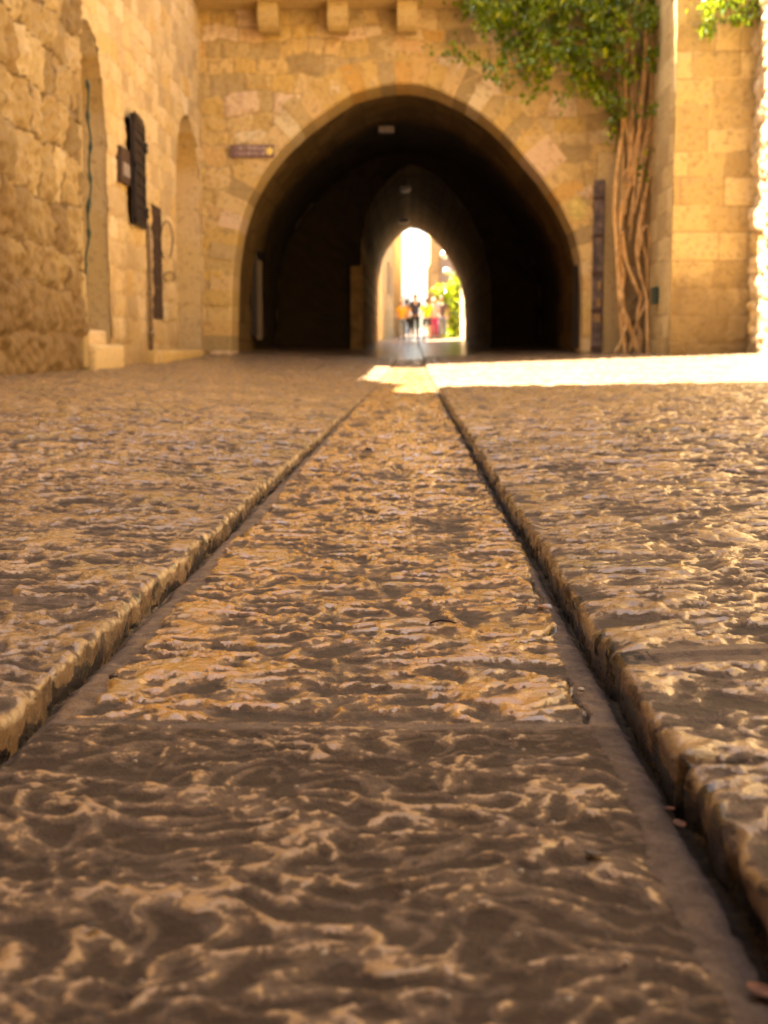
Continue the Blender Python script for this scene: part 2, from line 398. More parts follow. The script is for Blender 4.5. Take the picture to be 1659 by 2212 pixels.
def make_pavement(side):
    seed = 100 if side < 0 else 200
    n = 400; nk = 18
    umax = np.clip(.42 * np.abs(YS) + .40, .5, 5.2)[:, None]
    c = np.linspace(0, 1, n)[None, :]
    rad = .010 + .003 * perlin(YS / .12, YS * 0 + .5, seed + 9)[:, None]
    u = .024 + (umax - .024) * c ** 1.15
    Yt = np.repeat(YS[:, None], nk + n + 1, 1)
    # kerb face and rounded arris
    th = np.linspace(0, math.pi / 2, nk - 6)[None, :]
    fu = np.concatenate([np.zeros((1, 6)) + 0 * rad, rad * (1 - np.cos(th))], 1)
    fz = np.concatenate([np.linspace(-.065, -.006, 6)[None, :] - rad * 0, -rad * (1 - np.sin(th))], 1)
    fz[:, :6] = np.minimum(fz[:, :6], -rad - .0006)
    U = np.concatenate([fu, u, np.full((NR, 1), 6.0)], 1)
    FZ = np.concatenate([fz, np.zeros((NR, n + 1))], 1)
    face = np.concatenate([np.ones((NR, nk - 6)), np.linspace(1, 0, 6)[None, :] + np.zeros((NR, 6)), np.zeros((NR, n + 1))], 1)
    cuts = np.array([-40, .2, .62, 1.20, 1.55, 2.14, 2.75, 3.3, 4.0, 4.6, 5.3, 6.1, 6.9, 7.7, 8.6, 9.4, 10.4, 11.3, 12.4, 13.4, 14.5, 15.6, 16.8, 18, 19.2, 20.4, 21.6, 23, 300.]) if side < 0 else \
        np.array([-40, .1, .92, 1.235, 2.05, 2.9, 3.6, 4.5, 5.2, 6.2, 7, 7.9, 8.8, 9.8, 10.7, 11.8, 12.8, 13.9, 15, 16.1, 17.3, 18.5, 19.8, 21, 22.3, 300.])
    wd = np.full(len(cuts), .010)
    if side > 0: wd[3] = .050
    wob = perlin(U / .12, Yt / .12, seed + 20) * .010 + perlin(U / .03, Yt / .03, seed + 21) * .003
    yy = Yt + .06 * perlin(U / .5, Yt * 0 + side, seed + 22)* ss(.05, .6, U)
    j, k = joint(yy, cuts, wd, wob)
    xc = np.array([.55, 1.15, 1.7, 2.3, 2.9, 3.5, 4.1, 4.8])[None, :]
    jx = np.zeros_like(U); tone = np.zeros_like(U)
    for kk in np.unique(k):
        m = k == kk; rs = np.random.RandomState(seed + int(kk))
        cx = np.concatenate([[-1], np.cumsum(rs.uniform(.45, .95, 12)), [99]])
        uu = U[m]; q = np.searchsorted(cx, uu); dd = np.minimum(np.abs(uu - cx[q - 1]), np.abs(cx[np.clip(q, 0, 13)] - uu))
        jx[m] = 1 - ss(.004, .012, dd + wob[m] * .6); tone[m] = rs.rand(16)[np.clip(q, 0, 15)]
    jj = np.maximum(j, jx * (U > .1))
    h, wear = stone(U + side * 5 + 20, Yt, seed, bias=.06, cell=.056 if side > 0 else .050)
    lump = perlin(U / .22, Yt / .25, seed + 30) * .005 * ss(0, .1, U)
    slab = ((np.sin(k * 7.13 + np.round(tone * 50)) * 43758.5) % 1 - .5) * .006
    calm = 1 - .2 * ss(.05, .004, U) * (1 - .5 * (Yt < 1.2))
    top = h * calm * (1 - .85 * jj) + lump + slab * ss(.0, .03, U) - np.where((side > 0) & (np.abs(Yt - 1.235) < .2), .0015, .006) * jj * (1 - face * .4)
    # the arris sinks and chips where two stones meet
    chip = np.clip(perlin(Yt / .09, FZ / .05 + .2, seed + 31) - .22, 0, 1) * 1.1 + j * .45 + np.clip(perlin(Yt / .025, FZ / .02, seed + 33) - .4, 0, 1) * .35
    edge = ss(.085, .0, U)
    big = 1.0 + 1.3 * (1 - ss(.95, 1.25, Yt)) * (side > 0)
    z = FZ + top - chip * .007 * edge * (FZ > -.02) * big
    U2 = U + edge * (chip * .0055 * big + perlin(Yt / .3, Yt * 0 + .9, seed + 34) * .006 + perlin(Yt / .06, FZ / .03, seed + 35) * .0013 + perlin(Yt / .014, FZ / .010, seed + 36) * .0006)
    fine = (Yt > .2) & (Yt < 24.1)
    z = np.where(fine, z, FZ)
    X = (XL - U2) if side < 0 else (XR + U2)
    Z = pave_z((XL - U) if side < 0 else (XR + U), Yt, side) + z
    low = ss(-.008, -.030, FZ + .008 * perlin(Yt / .04, FZ / .02, seed + 38))
    g = face * low * (.50 + .5 * perlin(Yt / .12, FZ / .04, seed + 37) + (.30 if side > 0 else .05)) + j * edge * .55 + (.4 + .6 * face) * ss(.05, .0, U) * np.clip(perlin(Yt / .045, (FZ - U) / .022, seed + 39) - .08, 0, 1) * (1.9 if side > 0 else 1.2)
    wear = np.where(Yt > 24, .5, np.clip(wear * (1 - face) + face * (.56 + .35 * perlin(U / .02 + Yt / .05, FZ / .02, seed + 40))  + .04 * ss(.05, .01, U), 0, 1))
    d = np.stack([wear, tone, np.clip(jj, 0, 1) * .9 * (1 - face * .6) * (Yt < 24), np.clip(g, 0, 1)], -1)
    P = np.stack([X, Yt, Z], -1)
    if side > 0: P = P[:, :, :]
    else: P = P[:, ::-1]; d = d[:, ::-1]
    o = link('pavement', grid_mesh('pavement', P, d), M['pave'])
    tag(o, kind='structure')
make_gutter(); make_pavement(-1); make_pavement(1)
gs = MB(); gs.add([(-400, -60, -.16), (400, -60, -.16), (400, 24, -.16), (-400, 24, -.16), (400, 600, 5), (-400, 600, 5)], [(0, 1, 2, 3), (3, 2, 4, 5)])
tag(gs.build('ground', M['plaster']), kind='structure')

# ------------------------------------------------------------------ masonry
def wall_sheet(name, u0, u1, z0, z1, mapf, mat, parent, seed, ch=(.26, .42), bw=(.35, .85), relief=.02, res=.03,
               inside=None, warp=.03, jw=.018, rough=.006, stain_h=.9, stain_shade=.55, zfun=None, stfun=None):
    nu, nz = int((u1 - u0) / res) + 1, int((z1 - z0) / res) + 1
    U, Z = np.meshgrid(np.linspace(u0, u1, nu), np.linspace(z0, z1, nz))
    uu = U + perlin(U / .5, Z / .5, seed) * warp * 2; zz = Z + perlin(U / .7 + 3, Z / .7, seed + 1) * warp * 2 + perlin(U / .2, Z / .2, seed + 2) * warp * .6
    rs = np.random.RandomState(seed)
    ce = [z0 - 1]
    while ce[-1] < z1 + 1: ce.append(ce[-1] + rs.uniform(*ch))
    ce = np.array(ce); k = np.searchsorted(ce, zz)
    dz = np.minimum(zz - ce[k - 1], ce[k] - zz)
    tone = np.zeros_like(U); t2 = np.zeros_like(U); du = np.zeros_like(U)
    for kk in np.unique(k):
        m = k == kk; be = [u0 - 1 - rs.rand()]
        while be[-1] < u1 + 1: be.append(be[-1] + rs.uniform(*bw))
        be = np.array(be); q = np.searchsorted(be, uu[m]); du[m] = np.minimum(uu[m] - be[q - 1], be[np.clip(q, 0, len(be) - 1)] - uu[m])
        tone[m] = rs.rand(len(be) + 1)[q]; t2[m] = rs.rand(len(be) + 1)[q]
    d = np.minimum(du, dz)
    dep = relief * (1 - np.exp(-np.clip(d, 0, 1) / .025)) * (.4 + 1.1 * t2) + rough * perlin(U / .09, Z / .09, seed + 4) * 2 + rough * perlin(U / .3, Z / .3, seed + 5) * 2.5
    jt = 1 - ss(jw * .4, jw * 1.2, d)
    zb = zfun(U) if zfun is not None else .15
    st = stain_shade * np.clip(1 - (Z - zb) / stain_h, 0, 1) + .12
    if stfun is not None: st = st + stfun(U, Z)
    P = mapf(U, Z, dep)
    keep = None
    if inside is not None:
        cu = (U[:-1, :-1] + U[1:, 1:]) / 2; cz = (Z[:-1, :-1] + Z[1:, 1:]) / 2
        keep = ~inside(cu, cz)
    me = grid_mesh(name, P, np.stack([tone, jt, t2, st], -1), keep)
    return link(name, me, mat, parent)
def xplane(x0, sgn=1): return lambda U, Z, d: np.stack([x0 + sgn * d, U, Z], -1)
def yplane(y0): return lambda U, Z, d: np.stack([U, y0 - d, Z], -1)
def arch_profile(a, b, zs, zt, zb, n=14, pw=.9):
    """pointed arch from (a,zb) over the top to (b,zb)"""
    pts = [(a, zb), (a, zs)]
    c = (a + b) / 2
    for i in range(1, n):
        t = math.pi * i / n; x = c - (b - a) / 2 * math.cos(t)
        pts.append((x, zs + (zt - zs) * abs(math.sin(t)) ** pw))
    return pts + [(b, zs), (b, zb)]
def resample(pts, n):
    P = np.array([(p[0], p[1]) for p in pts], float); s = np.concatenate([[0], np.cumsum(np.hypot(*np.diff(P, axis=0).T))])
    t = np.linspace(0, s[-1], n); return np.stack([np.interp(t, s, P[:, 0]), np.interp(t, s, P[:, 1])], -1)
def in_poly(poly):
    P = np.array(poly, float)
    def f(u, z):
        r = np.zeros(u.shape, bool); n = len(P)
        for i in range(n):
            x1, y1 = P[i]; x2, y2 = P[(i + 1) % n]
            if y1 == y2: continue
            c = ((y1 > z) != (y2 > z)) & (u < (x2 - x1) * (z - y1) / (y2 - y1) + x1); r ^= c
        return r
    return f
def any_in(*fs): return lambda u, z: np.logical_or.reduce([f(u, z) for f in fs])
def offset(P, d):
    t = np.gradient(P, axis=0); nrm = np.stack([-t[:, 1], t[:, 0]], -1); nrm /= np.linalg.norm(nrm, axis=1)[:, None] + 1e-9
    return P + nrm * d
def sweep(name, P, ys_, mat, parent, seed=0, bulge=.02, stain_shade=.2, flip=False, blocks=(.5, .33)):
    """an arch profile P (n,2) of (x,z) carried along Y"""
    Yg = np.array(ys_)[:, None] + 0 * P[None, :, 0]; s = np.concatenate([[0], np.cumsum(np.hypot(*np.diff(P, axis=0).T))])[None, :] + 0 * Yg
    row = np.floor(s / blocks[1]); q = Yg / blocks[0] + (row % 2) * .5 + row * .37
    tone = (np.sin(row * 12.98 + np.floor(q) * 78.2) * 43758.5) % 1
    d = np.minimum(np.minimum(s / blocks[1] - row, 1 - (s / blocks[1] - row)) * blocks[1], np.minimum(q % 1, 1 - q % 1) * blocks[0])
    b = perlin(s / .4, Yg / .5, seed) * bulge - .01 * np.exp(-d / .02)
    Pn = np.stack([P[None, :, 0] + 0 * Yg, Yg, P[None, :, 1] + 0 * Yg], -1)
    nx = offset(P, 1.0) - P
    Pn[:, :, 0] -= nx[None, :, 0] * b; Pn[:, :, 2] -= nx[None, :, 1] * b
    st = (stain_shade(Yg, s / s.max()) if stain_shade.__code__.co_argcount == 2 else stain_shade(Yg)) if callable(stain_shade) else np.full_like(s, stain_shade)
    return link(name, grid_mesh(name, Pn, np.stack([tone, 1 - ss(.008, .02, d), tone, st], -1)), mat, parent)
def box_part(name, a, b, mat, parent, bev=0, d=(.5, 0, .5, .1)):
    m = MB(); m.box(a, b, bev, d); return m.build(name, mat, parent)

YA = 23.0                                # the arch facade
def AX(px, py): p = at(px, py, Y=YA); return (p.x, p.z)

# ---- left: near house with a rough wall, and the doorway at its far end
XN = -3.415
h1 = empty('stone_house', (-4.4, 2, 0), 'tall rough stone house wall nearest on the left of the alley', 'house')
zf = lambda U: pave_z(np.full_like(U, -3.4), U, -1)
wall_sheet('wall', 8.0, 14.35, -.1, 7.2, xplane(XN), M['wall_rough'], h1, 301, ch=(.26, .50), bw=(.22, .62), relief=.045, res=.026,
           warp=.035, jw=.02, rough=.020, stain_h=2.6, stain_shade=.85, zfun=zf)
wall_sheet('side_wall', -16, 8.0, -.1, 7.2, xplane(XN), M['wall_rough'], h1, 302, ch=(.30, .52), bw=(.35, .8), relief=.05, res=.06,
           warp=.05, jw=.03, rough=.02, stain_h=2.6, stain_shade=.85, zfun=zf)
box_part('upper_storey', (-9.5, -16, 7.2), (XN - .02, 11.5, 21), M['wall_rough'], h1)
m = MB(); m.box((-9.5, -16, -.2), (XN - .09, 11.5, 7.195)); m.box((-9.5, 11.5, -.2), (XN - .09, 14.35, 6.35)); m.build('core', M['wall_rough'], h1)
# quoin edge of the near wall and the green cable running down it
q = MB(); z = .1; rs = random.Random(5)
while z < 6.3:
    hh = rs.uniform(.32, .55); q.box((XN - .5, 14.30 - rs.uniform(0, .05), z + .008), (XN + rs.uniform(.02, .06), 14.44 + rs.uniform(-.03, .06), z + hh - .008), .03, (rs.random(), 0, .5, .3)); z += hh
q.build('quoin', M['wall_rough'], h1, True)
cb = MB(); pts = []
for i in range(40):
    py = 170 + i * (520 / 39); px = 182 + 7 * math.sin(i * .11) + (2.5 * math.sin(i * .8))
    p = at(px, py, Y=14.50); pts.append((p.x + .02, p.y + .03, p.z))
cb.tube(pts, [.012 + .014 * (math.sin(i * 1.3) > .75) for i in range(40)], 8)
tag(cb.build('cable', M['green'], None, True), 'dark green cable hanging down the near left wall edge', 'cable')

# ---- left: far house
XF = -3.45
h2 = empty('stone_house', (-4.4, 18, 0), 'smoother pale stone house on the left between rough wall and arch', 'house')
def LP(px, py, x=XF): p = at(px, py, X=x); return (p.y, p.z)
nb = np.array([LP(192, 760), LP(250, 760)]); ny0, ny1 = 14.40, 15.85
ztop = LP(215, 20)[1]
niche1 = arch_profile(ny0 - .2, ny1, 2.3, 3.75, -.3)
b0, b1 = LP(379, 500)[0], LP(430, 500)[0]
niche2 = arch_profile(b0, b1, 2.35, LP(403, 250)[1], -.3, pw=.8)
s0, s1 = LP(326, 500)[0], LP(347, 500)[0]
win = [(s0, LP(337, 690)[1]), (s0, LP(337, 446)[1]), (s1, LP(337, 446)[1]), (s1, LP(337, 690)[1])]
w0, w1 = LP(272, 400)[0], LP(303, 400)[0]
wz0, wz1 = LP(278, 480)[1], LP(273, 252)[1]
win2 = [(w0, wz0), (w0, wz1), (w1, wz1), (w1, wz0)]
sl0, sl1 = LP(392, 100)[0], LP(401, 100)[0]
slit = [(sl0, 4.05), (sl0, 4.75), (sl1, 4.75), (sl1, 4.05)]
wall_sheet('wall', 14.35, 23.05, -.1, 6.45, xplane(XF), M['wall'], h2, 311, ch=(.24, .36), bw=(.3, .7), relief=.018, res=.028,
           inside=any_in(in_poly(niche1), in_poly(niche2), in_poly(win), in_poly(win2)), rough=.006, stain_h=2.6, stain_shade=.62, zfun=zf)
m = MB(); m.box((-9.5, 14.35, -.2), (XF - .55, 23.0, 6.44)); m.build('core', M['wall'], h2)
m = MB(); m.box((XF - .55, 14.35, 6.40), (XF - .012, 23.0, 6.46)); m.build('coping', M['wall'], h2)
def reveal(name, prof, depth, mat, parent, back=True, n=60):
    """the sides and back of a recess in a wall facing +X; prof is (y, z)"""
    P = resample(prof, n); ds = np.linspace(0, depth, 6)
    D, _ = np.meshgrid(ds, P[:, 0], indexing='ij')
    G = np.stack([XF + .012 - D, np.repeat(P[None, :, 0], 6, 0), np.repeat(P[None, :, 1], 6, 0)], -1)
    sidx = np.cumsum(np.ones(n))[None, :] * .1 + 0 * D
    tone = (np.sin(np.floor(sidx / .35) * 37.7) * 4375.5) % 1
    o = link(name, grid_mesh(name, G, np.stack([tone, 0 * D, tone, 0 * D + .25], -1)), mat, parent)
    return o
reveal('doorway_jamb', niche1, .5, M['wall'], h2); reveal('niche_jamb', niche2, .45, M['wall'], h2)
wall_sheet('niche_back', b0 - .05, b1 + .05, -.1, 3.8, xplane(XF - .44), M['wall'], h2, 313, ch=(.3, .4), bw=(.5, .9), relief=.008, res=.05, stfun=lambda U, Z: .35 + 0 * U)  # back painted darker to deepen the shade in the niche
wall_sheet('doorway_back', 14.1, ny1 + .05, -.1, 4.2, xplane(XF - .49), M['wood'], h2, 314, res=.06)
# worn doorstep
m = MB(); p = LP(192, 690, XF); m.box((XF - .45, 14.48, .0), (XF + .16, 15.9, .36), .05, (.55, 0, .5, .1)); m.box((XF - .45, 14.5, .33), (XF - .02, 15.8, .52), .04, (.7, 0, .5, 0)); m.build('doorstep', M['wall'], h2, True)
m = MB(); m.box((XF - .2, s0 - .5, 0), (XF + .14, 23.0 - .9, .30), .05, (.9, 0, .5, .2)); m.build('plinth', M['wall'], h2, True)
# shuttered window
m = MB(); m.box((XF - .3, w0 - .02, wz0 - .02), (XF - .24, w1 + .02, wz1 + .02)); wn = m.build('window', M['iron'], h2)
m = MB()
sh = MB()
A = Vector((XF + .022, w1 + .02, 0)); ang = R(3)
def shp(u, zz, t): return Vector((A.x + math.sin(ang) * u + math.cos(ang) * t, A.y - math.cos(ang) * u, zz))
zt_, zb_ = wz1 + .02, wz0 - .02
def slab_uz(mb, u0, u1, za, zb, t0, t1):
    vs_ = [shp(u, zz, t) for zz in (za, zb) for (u, t) in ((u0, t0), (u1, t0), (u1, t1), (u0, t1))]
    mb.add(vs_, [(0, 3, 2, 1), (4, 5, 6, 7), (0, 1, 5, 4), (1, 2, 6, 5), (2, 3, 7, 6), (3, 0, 4, 7)])
WS = w1 - w0 + .05
slab_uz(sh, 0, WS, zb_, zt_, 0, .03)
for u0_, u1_, za, zb in ((0, .07, zb_, zt_), (WS - .07, WS, zb_, zt_), (0, WS, zb_, zb_ + .08), (0, WS, zt_ - .08, zt_), (0, WS, (zb_ + zt_) / 2, (zb_ + zt_) / 2 + .08)): slab_uz(sh, u0_, u1_, za, zb, .032, .05)
for i in range(10): slab_uz(sh, .08, WS - .08, zb_ + .1 + i * .13, zb_ + .16 + i * .13, .032, .044)
so_ = sh.build('shutter', M['iron'], wn)
for zz in (zb_ + .18, zt_ - .3):
    m = MB(); m.box((XF - .02, w1 - .02, zz), (XF + .08, w1 + .12, zz + .05), .01); m.tube([(XF + .07, w1 + .09, zz - .04), (XF + .07, w1 + .09, zz + .09)], .02, 8)
    m.build('hinge', M['iron'], wn)
# meter box
m = MB(); y0, y1 = LP(250, 360)[0], LP(272, 360)[0]; za, zb = LP(262, 398)[1], LP(262, 322)[1]
y1 = min(y1, w0 - .06); m.box((XF - .02, y0, za), (XF + .07, y1, zb), .015); mb_ = m.build('meter_box', M['rust'], h2)
m = MB(); m.box((XF + .0705, y0 + .07, za + .08), (XF + .08, y1 - .07, zb - .18)); m.build('door_panel', M['greymetal'], mb_)
# barred window with rusty bars
m = MB(); m.box((XF - .25, s0, win[0][1]), (XF - .2, s1, win[1][1])); wn2 = m.build('window', M['iron'], h2)
m = MB()
for i in range(6): m.tube([(XF + .01, s0 + .06 + i * (s1 - s0 - .12) / 5, win[0][1]), (XF + .01, s0 + .06 + i * (s1 - s0 - .12) / 5, win[1][1])], .014, 6)
for i in range(5): zz = win[0][1] + .1 + i * (win[1][1] - win[0][1] - .2) / 4; m.tube([(XF + .01, s0, zz), (XF + .01, s1, zz)], .012, 6)
m.build('bars', M['rust'], wn2)
m = MB(); m.box((XF - .2, s0 + .05, 1.05), (XF - .17, s1 - .05, 1.45)); m.build('board', M['wood'], wn2)
# loose wires by the window
for k, (cx_, cy_, rx, ry) in enumerate(((360, 520, 13, 42), (366, 598, 12, 10))):
    m = MB(); pts = []
    for i in range(22):
        a = i / 21 * math.pi * 1.7 + 1.9; p = at(cx_ + rx * math.cos(a), cy_ + ry * math.sin(a), X=XF + .06 + .01 * math.sin(i)); pts.append(p)
    m.tube(pts, .009, 6)
    tag(m.build('wire', M['rust'], None, True), ('large loose wire loop beside the barred left window', 'small loose wire curl low beside the barred left window')[k], 'wire')
# downpipe from the shutter to the ground
m = MB(); yp = LP(314, 600)[0]; z1_ = LP(312, 490)[1]
m.tube([(XF + .02, yp - .15, z1_ + .12), (XF + .06, yp - .05, z1_), (XF + .06, yp, z1_ - .2), (XF + .06, yp, .14)], .028, 10)
for zz in (.5, 1.0): m.tube([(XF + .06, yp, zz), (XF + .06, yp, zz + .05)], .036, 10)
m.build('downpipe', M['pipe'], h2, True)

# ---- the house over the street
h3 = empty('vaulted_house', (0, YA, 0), 'old stone house spanning the alley with a pointed arched passage', 'house')
outl = [(500, 800), (500, 768), (500, 690), (502, 610), (507, 550), (516, 496), (532, 442), (557, 391), (583, 353), (612, 318), (655, 277), (706, 239), (762, 203), (806, 189), (846, 183), (876, 180),
        (908, 184), (948, 196), (1003, 222), (1040, 247), (1074, 275), (1106, 308), (1137, 345), (1177, 392), (1213, 448), (1240, 504), (1254, 560), (1258, 620), (1257, 700), (1256, 768), (1256, 800)]
A3 = [AX(*p) for p in outl]; A3[0] = (A3[0][0], -.2); A3[-1] = (A3[-1][0], -.2)
in3 = in_poly([tuple(p) for p in offset(resample(A3, 200), .12)])
zfa = lambda U: .12 + 0 * U
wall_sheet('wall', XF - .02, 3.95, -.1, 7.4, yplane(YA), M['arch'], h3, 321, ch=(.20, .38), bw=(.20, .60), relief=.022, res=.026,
           inside=in3, warp=.05, rough=.008, stain_h=1.2, stain_shade=.62, jw=.014, zfun=zfa, stfun=lambda U, Z: .42 * ss(.8, 2.6, U) + .9 * ss(3.22, 3.36, U) * ss(5.5, 4, Z))  # right end browner; dark behind the vine stems is painted shade
# voussoirs
ring = resample(A3, 52); q = MB(); rs = random.Random(9)
inn, out_ = offset(ring, 0), None
for i in range(len(ring) - 1):
    wdt = rs.uniform(.34, .56); wdt2 = wdt
    o_ = offset(ring, wdt); a, b = ring[i], ring[i + 1]; oa, ob = o_[i], o_[i + 1]
    g = .002; dvec = (b - a) / np.linalg.norm(b - a) * g
    y0 = YA - rs.uniform(.022, .05); y1 = YA + .95
    A_, B_, OA, OB = a + dvec * .5, b - dvec * .5, oa + dvec * .5, ob - dvec * .5
    c_ = .02; nrm = (OA - A_) / np.linalg.norm(OA - A_)
    prof = [(A_ + nrm * .03, y0), (B_ + nrm * .03, y0), (OB, y0), (OA, y0)]
    vs_ = [(p[0], y, p[1]) for p, y in prof] + [(A_[0], y0 + .03, A_[1]), (B_[0], y0 + .03, B_[1]), (A_[0], y1, A_[1]), (B_[0], y1, B_[1]), (OA[0], y1, OA[1]), (OB[0], y1, OB[1])]
    q.add(vs_, [(0, 3, 2, 1), (4, 0, 1, 5), (6, 4, 5, 7), (0, 4, 6, 8, 3), (1, 2, 9, 7, 5), (3, 8, 9, 2), (6, 7, 9, 8)], (rs.random(), 0, rs.random(), .12))
q.build('arch_ring', M['arch'], h3)
A3b = offset(resample(A3, 90), .10)
sweep('vault', offset(resample(A3, 300), .10), np.arange(YA + .9, 31.75, .12), M['vault'], h3, 5, .03, lambda Y: -.1 + 1.7 * ss(24.6, 31, Y))  # painted darker inward, for daylight fading with depth
# narrower second vault
far_o = [(817, 800), (817, 745), (817, 660), (819, 600), (826, 562), (840, 535), (856, 516), (872, 500), (887, 492), (903, 496), (925, 507), (950, 532), (974, 566), (992, 605), (1001, 645), (1004, 700), (1003, 745), (1003, 800)]
B3 = [(at(px, py, Y=48).x, at(px, py, Y=48).z) for px, py in far_o]; B3[0] = (B3[0][0], -.2); B3[-1] = (B3[-1][0], -.2)
Bp = resample(B3, 90)
sweep('inner_vault', resample(B3, 280), np.arange(31.7, 48.1, .15), M['end'], h3, 6, .02, lambda Y, t: 1.6 * ss(.20, .38, t) - .1)  # left wall coloured as lit, crown and right side painted as shaded
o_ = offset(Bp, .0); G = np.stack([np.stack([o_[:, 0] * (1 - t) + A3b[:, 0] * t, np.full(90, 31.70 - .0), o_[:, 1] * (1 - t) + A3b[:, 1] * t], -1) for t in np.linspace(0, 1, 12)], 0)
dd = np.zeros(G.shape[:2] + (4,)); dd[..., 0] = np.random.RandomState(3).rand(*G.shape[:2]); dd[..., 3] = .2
link('cross_wall', grid_mesh('cross_wall', G, dd), M['deep_shade'], h3)
# pier at the mouth of the inner vault, paler colour standing in for light
pz = at(770, 575, Y=31.6).z; pxa, pxb = at(757, 650, Y=31.6).x, at(785, 650, Y=31.6).x
m = MB(); m.box((pxa, 31.45, .1), (pxb, 31.69, pz), .03, (.6, 0, .5, .2)); m.build('pier', M['plaster'], h3, True)
# masses round the passage
m = MB(); m.box((-9.5, YA + .02, -.2), (A3b[0][0] - .05, 48, 17.8)); m.box((A3b[-1][0] + .05, YA + .6, -.2), (9.5, 48, 17.8)); m.box((A3b[0][0] - .05, YA + .9, 5.0), (A3b[-1][0] + .05, 48, 17.8)); m.box((-3.6, YA + .02, 7.3), (9.5, YA + .9, 17.8))
m.box((3.95, YA + .02, -.2), (9.5, YA + .6, 7.3))
m.build('upper_storey', M['arch'], h3)
m = MB(); m.box((A3b[0][0] - .02, 31.75, 4.8), (A3b[-1][0] + .02, 48, 4.95)); m.box((A3b[0][0], 47.9, -.2), (Bp[0][0] - .01, 48.02, 5)); m.box((Bp[-1][0] + .01, 47.9, -.2), (A3b[-1][0], 48.02, 5)); m.box((Bp[0][0], 47.9, Bp[:, 1].max()), (Bp[-1][0], 48.02, 5)); m.build('core', M['deep_shade'], h3)
# corbels and balcony
zc = at(700, 61, Y=22.4).z; zs_ = at(700, -2, Y=22.3).z
for a, b in ((556, 599), (707, 751), (858, 901)):
    xa, xb = at(a, 30, Y=22.4).x, at(b, 30, Y=22.4).x
    m = MB(); prof = [(YA - .015, zc + .02), (YA - .40, zc + .0), (YA - .50, zc + .06), (YA - .57, zc + .18), (YA - .60, zs_ - .003), (YA - .015, zs_ - .003)]
    vs_ = [(xa, y, z) for y, z in prof] + [(xb, y, z) for y, z in prof]; n = len(prof)
    m.add(vs_, [tuple(range(n))[::-1], tuple(range(n, 2 * n))] + [(i, (i + 1) % n, n + (i + 1) % n, n + i) for i in range(n)], (.97, 0, .5, 0))
    m.build('corbel', M['pillar'], h3)
m = MB(); m.box((XF + .02, YA - .75, zs_), (at(1000, 10, Y=22.4).x, YA - .015, zs_ + .16), .02, (.9, 0, .5, 0)); m.build('balcony', M['pillar'], h3)
# yellow painted roundel
m = MB(); p = at(1247, 452, Y=YA - .03)
pts = [(p.x + .15 * math.cos(a) * (1 + .12 * math.sin(3 * a)), YA - .056, p.z + .18 * math.sin(a)) for a in np.linspace(0, 2 * math.pi, 20, endpoint=False)]
m.add(pts + [(x, YA - .045, z) for x, _, z in pts], [tuple(range(20))] + [(i, (i + 1) % 20, 20 + (i + 1) % 20, 20 + i) for i in range(20)]); m.build('painted_mark', M['yellow'], h3)
# smooth rendered strip with a dark iron door right of the arch
x0, x1 = at(1270, 600, Y=YA).x, at(1338, 600, Y=YA).x
m = MB(); m.box((x1 - .40, YA - .075, .1), (x1 + .05, YA + .05, at(1300, 330, Y=YA).z), .01, (.2, 0, .5, .3)); m.build('rendered_pier', M['arch'], h3)
dx0, dx1 = at(1283, 600, Y=22.8).x, at(1306, 600, Y=22.8).x; dzt = at(1300, 388, Y=22.8).z
M4 = Matrix.Translation((dx0, YA - .06, 0)) @ Matrix.Rotation(R(-38), 4, 'Z')
m = MB(); m.box((0, -.02, .18), (.19, .02, dzt), .006, M4=M4); dr = m.build('iron_door', M['door'], h3)
for i in range(5): m = MB(); m.box((.0, -.032, .3 + i * .6), (.19, -.021, .36 + i * .6), M4=M4); m.build('strap', M['rust'], dr)
for i, zz in enumerate((.75, 1.0, 1.27)): m = MB(); m.box((.05 + .03 * i, -.034, zz), (.17, -.022, zz + .13), M4=M4); m.build('notice', M['plaster'], dr)
# passage fittings
def yz_box(name, px0, px1, py0, py1, X, dep, mat, parent, bev=.01):
    (y0, z1__), (y1, z0__) = (at(px0, py0, X=X).y, 0), (at(px1, py0, X=X).y, 0)
    za = at((px0 + px1) / 2, py1, X=X).z; zb = at((px0 + px1) / 2, py0, X=X).z
    m = MB(); m.box((X, min(y0, y1), za), (X + dep, max(y0, y1), zb), bev); return m.build(name, mat, parent)
XI = A3b[0][0] + .02
d1 = yz_box('passage_door_gap', 540, 560, 500, 726, XI, .12, M['iron'], h3)
y0 = at(541, 600, X=XI).y
m = MB()
for i in range(4): m.box((XI + .1, y0 + .12 + i * .2, .5), (XI + .14, y0 + .19 + i * .2, 2.0))
m.build('board', M['pipe'], d1)
w_ = yz_box('passage_window', 628, 643, 570, 700, XI, .1, M['wood'], h3)
yz_box('pane', 634, 641, 580, 616, XI + .06, .08, M['glass'], w_); yz_box('pane', 634, 640, 655, 690, XI + .06, .08, M['rust'], w_)
yz_box('passage_door_gap', 1237, 1249, 560, 752, A3b[-1][0] - .14, .12, M['iron'], h3)  # black box stands in for the shaded gap inside the right jamb
def ceiling_lamp(px, py, Y, wd, label):
    p = at(px, py, Y=Y); e = empty('ceiling_lamp', p, label, 'lamp')
    m = MB(); m.tube([p + Vector((0, 0, .0)), p + Vector((0, 0, .42))], .015, 8); m.build('rod', M['iron'], e)
    m = MB(); m.box(p + Vector((-wd / 2, -.2, -.01)), p + Vector((wd / 2, .2, .06)), .02); m.build('shade', M['lampw'], e)
    m = MB(); m.box(p + Vector((-wd / 2 + .03, -.17, -.05)), p + Vector((wd / 2 - .03, .17, -.012)), .015); m.build('diffuser', M['lampw'], e)
ceiling_lamp(876, 410, 33.5, .24, 'dim ceiling lamp higher up in the passage, nearer the mouth')
